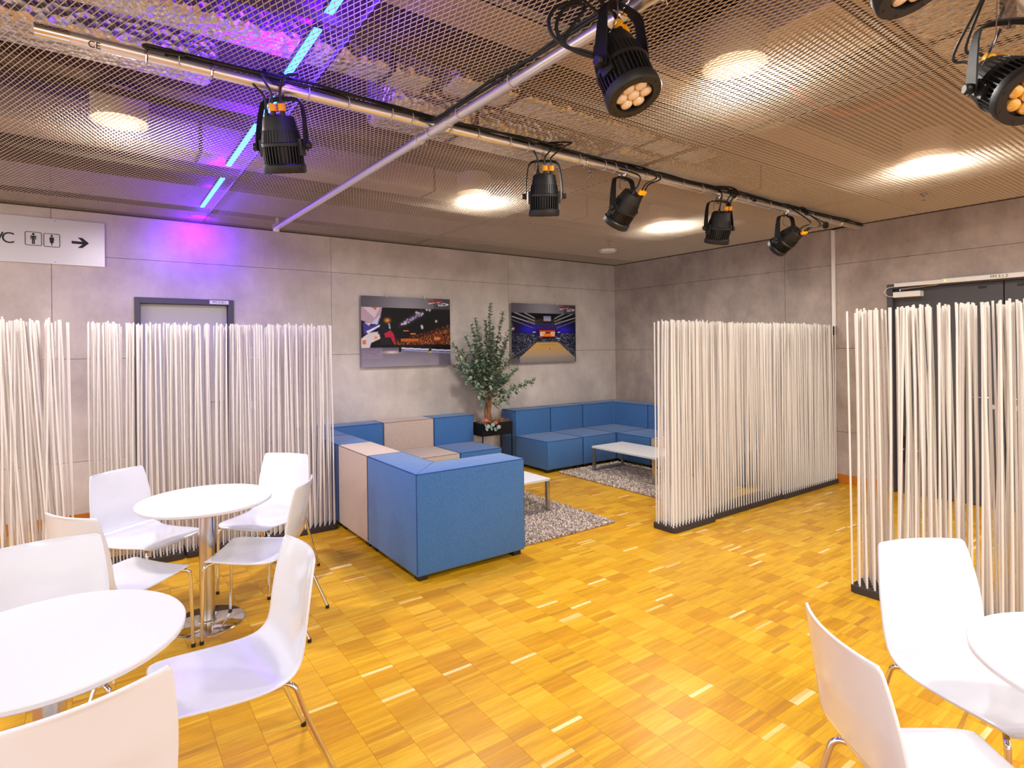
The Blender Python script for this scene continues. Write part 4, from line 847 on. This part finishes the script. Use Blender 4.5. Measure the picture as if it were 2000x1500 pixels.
def chair_shell():
    # side profile (y forward, z up, half width)
    prof = [(0.225,0.428,0.172),(0.222,0.440,0.186),(0.205,0.449,0.195),(0.16,0.450,0.204),(0.10,0.446,0.210),(0.03,0.441,0.214),(-0.05,0.438,0.216),(-0.11,0.440,0.214),(-0.155,0.449,0.210),(-0.185,0.468,0.206),(-0.203,0.498,0.203),(-0.213,0.54,0.203),(-0.221,0.60,0.203),(-0.232,0.67,0.199),(-0.245,0.74,0.190),(-0.258,0.80,0.180),(-0.266,0.83,0.172)]
    pr = smooth_path([(a,b,c) for a,b,c in prof],3); prof = [tuple(p) for p in pr]; prof[-1] = (prof[-1][0],prof[-1][1],prof[-1][2]-0.006); prof.insert(-1,(prof[-1][0]*0.995,prof[-1][1]-0.006,prof[-1][2]+0.005))
    n = 19; vs = []; nrm = []
    for i, (y, z, hw) in enumerate(prof):
        a, b = prof[max(i-1,0)], prof[min(i+1,len(prof)-1)]; ty_, tz_ = b[0]-a[0], b[1]-a[1]; l = math.hypot(ty_,tz_); ny, nz = tz_/l, -ty_/l   # outward (below seat / behind back): (ny,nz) points to the sitter's far side
        back = min(max((z-0.46)/0.2,0),1)
        for k in range(n):
            u = -1+2*k/(n-1); cur = 0.030*back*(1-u*u) - 0.006*(1-back)*u*u*0
            dip = 0.008*(1-back)*(1-u*u)
            vs.append((u*hw, y-cur, z-dip)); nrm.append((0,ny,nz))
    th = 0.0085; m = len(prof); V2 = [(p[0], p[1]+q[1]*th*-1, p[2]+q[2]*th*-1) for p, q in zip(vs, nrm)]
    N = len(vs); fs = []
    for i in range(m-1):
        for k in range(n-1):
            a, b, c, d = i*n+k, i*n+k+1, (i+1)*n+k+1, (i+1)*n+k; fs.append((a,b,c,d)); fs.append((N+d,N+c,N+b,N+a))
    for i in range(m-1):
        for k in (0,n-1): a, d = i*n+k, (i+1)*n+k; fs.append((a,d,N+d,N+a))
    for k in range(n-1):
        for i in (0,m-1): a, b = i*n+k, i*n+k+1; fs.append((a,b,N+b,N+a))
    me = MB().add(vs+V2, fs).mesh('shell', M['white'], True, 0.002, 2)
    me.polygons.foreach_set('use_smooth',[True]*len(me.polygons)); return me
shell_me = chair_shell()
def leg_mesh(sx, front):
    if front: P = [(0.095*sx,0.12,0.426),(0.13*sx,0.155,0.424),(0.165*sx,0.195,0.422),(0.180*sx,0.212,0.412),(0.186*sx,0.220,0.390),(0.188*sx,0.224,0.30),(0.190*sx,0.232,0.012)]
    else: P = [(0.095*sx,-0.09,0.420),(0.14*sx,-0.13,0.420),(0.178*sx,-0.165,0.420),(0.192*sx,-0.185,0.408),(0.196*sx,-0.198,0.38),(0.198*sx,-0.235,0.27),(0.203*sx,-0.345,0.012)]
    return MB().tube(smooth_path(P,5),0.0092,10).mesh('leg', M['chrome'], True)
legs = [(leg_mesh(s,f), (0.190*s,0.232) if f else (0.203*s,-0.345), (0.095*s,0.12) if f else (0.095*s,-0.09)) for s in (-1,1) for f in (True,False)]
cap_me = MB().lathe([(0.0105,0.0),(0.0115,0.004),(0.0105,0.02)],12).mesh('foot_cap', M['black'], True)
mount_me = MB().lathe([(0.012,-0.024),(0.022,-0.020),(0.026,-0.006),(0.024,0.006)],14).mesh('mount', M['grey'], True)
def make_chair():
    t = thing('bistro_chair', '', 'chair', (0,0,0), 0, 'white bistro chairs')
    sh = link('shell', shell_me, t)
    for me_, ft, mt in legs:
        l = link('leg', me_, t); link('foot_cap', cap_me, l, (ft[0],ft[1],0))
        link('mount', mount_me, t, (mt[0],mt[1],0.424))
    return t
proto = make_chair()
chairs = [((0.742,3.443),148,'white bistro chair with its back to the sofa, right of the first round table'),
          ((0.247,4.10),-55,'white bistro chair left behind the first round table, by the screen gap'),
          ((0.925,4.065),-138,'white bistro chair behind the first round table at right, against the screens'),
          ((0.105,3.425),36,'white bistro chair between both round tables, mostly hidden by another backrest'),
          ((-0.170,2.60),-89,'white bistro chair at the left picture edge behind the second round table'),
          ((0.36,2.205),182,'white bistro chair right of the second round table, seen from the side'),
          ((-0.096,1.785),104,'white bistro chair in the near left corner showing only its backrest'),
          ((2.435,0.615),-119,'white bistro chair facing the viewer in front of the right stick screens'),
          ((1.803,0.545),-38,'white bistro chair at the right bottom seen from behind')]
for k, ((x, y), a, l) in enumerate(chairs):
    c = proto if k == 0 else dup(proto)
    c.location = (x,y,0); c.rotation_euler = (0,0,R(a-90)); c['label'] = l
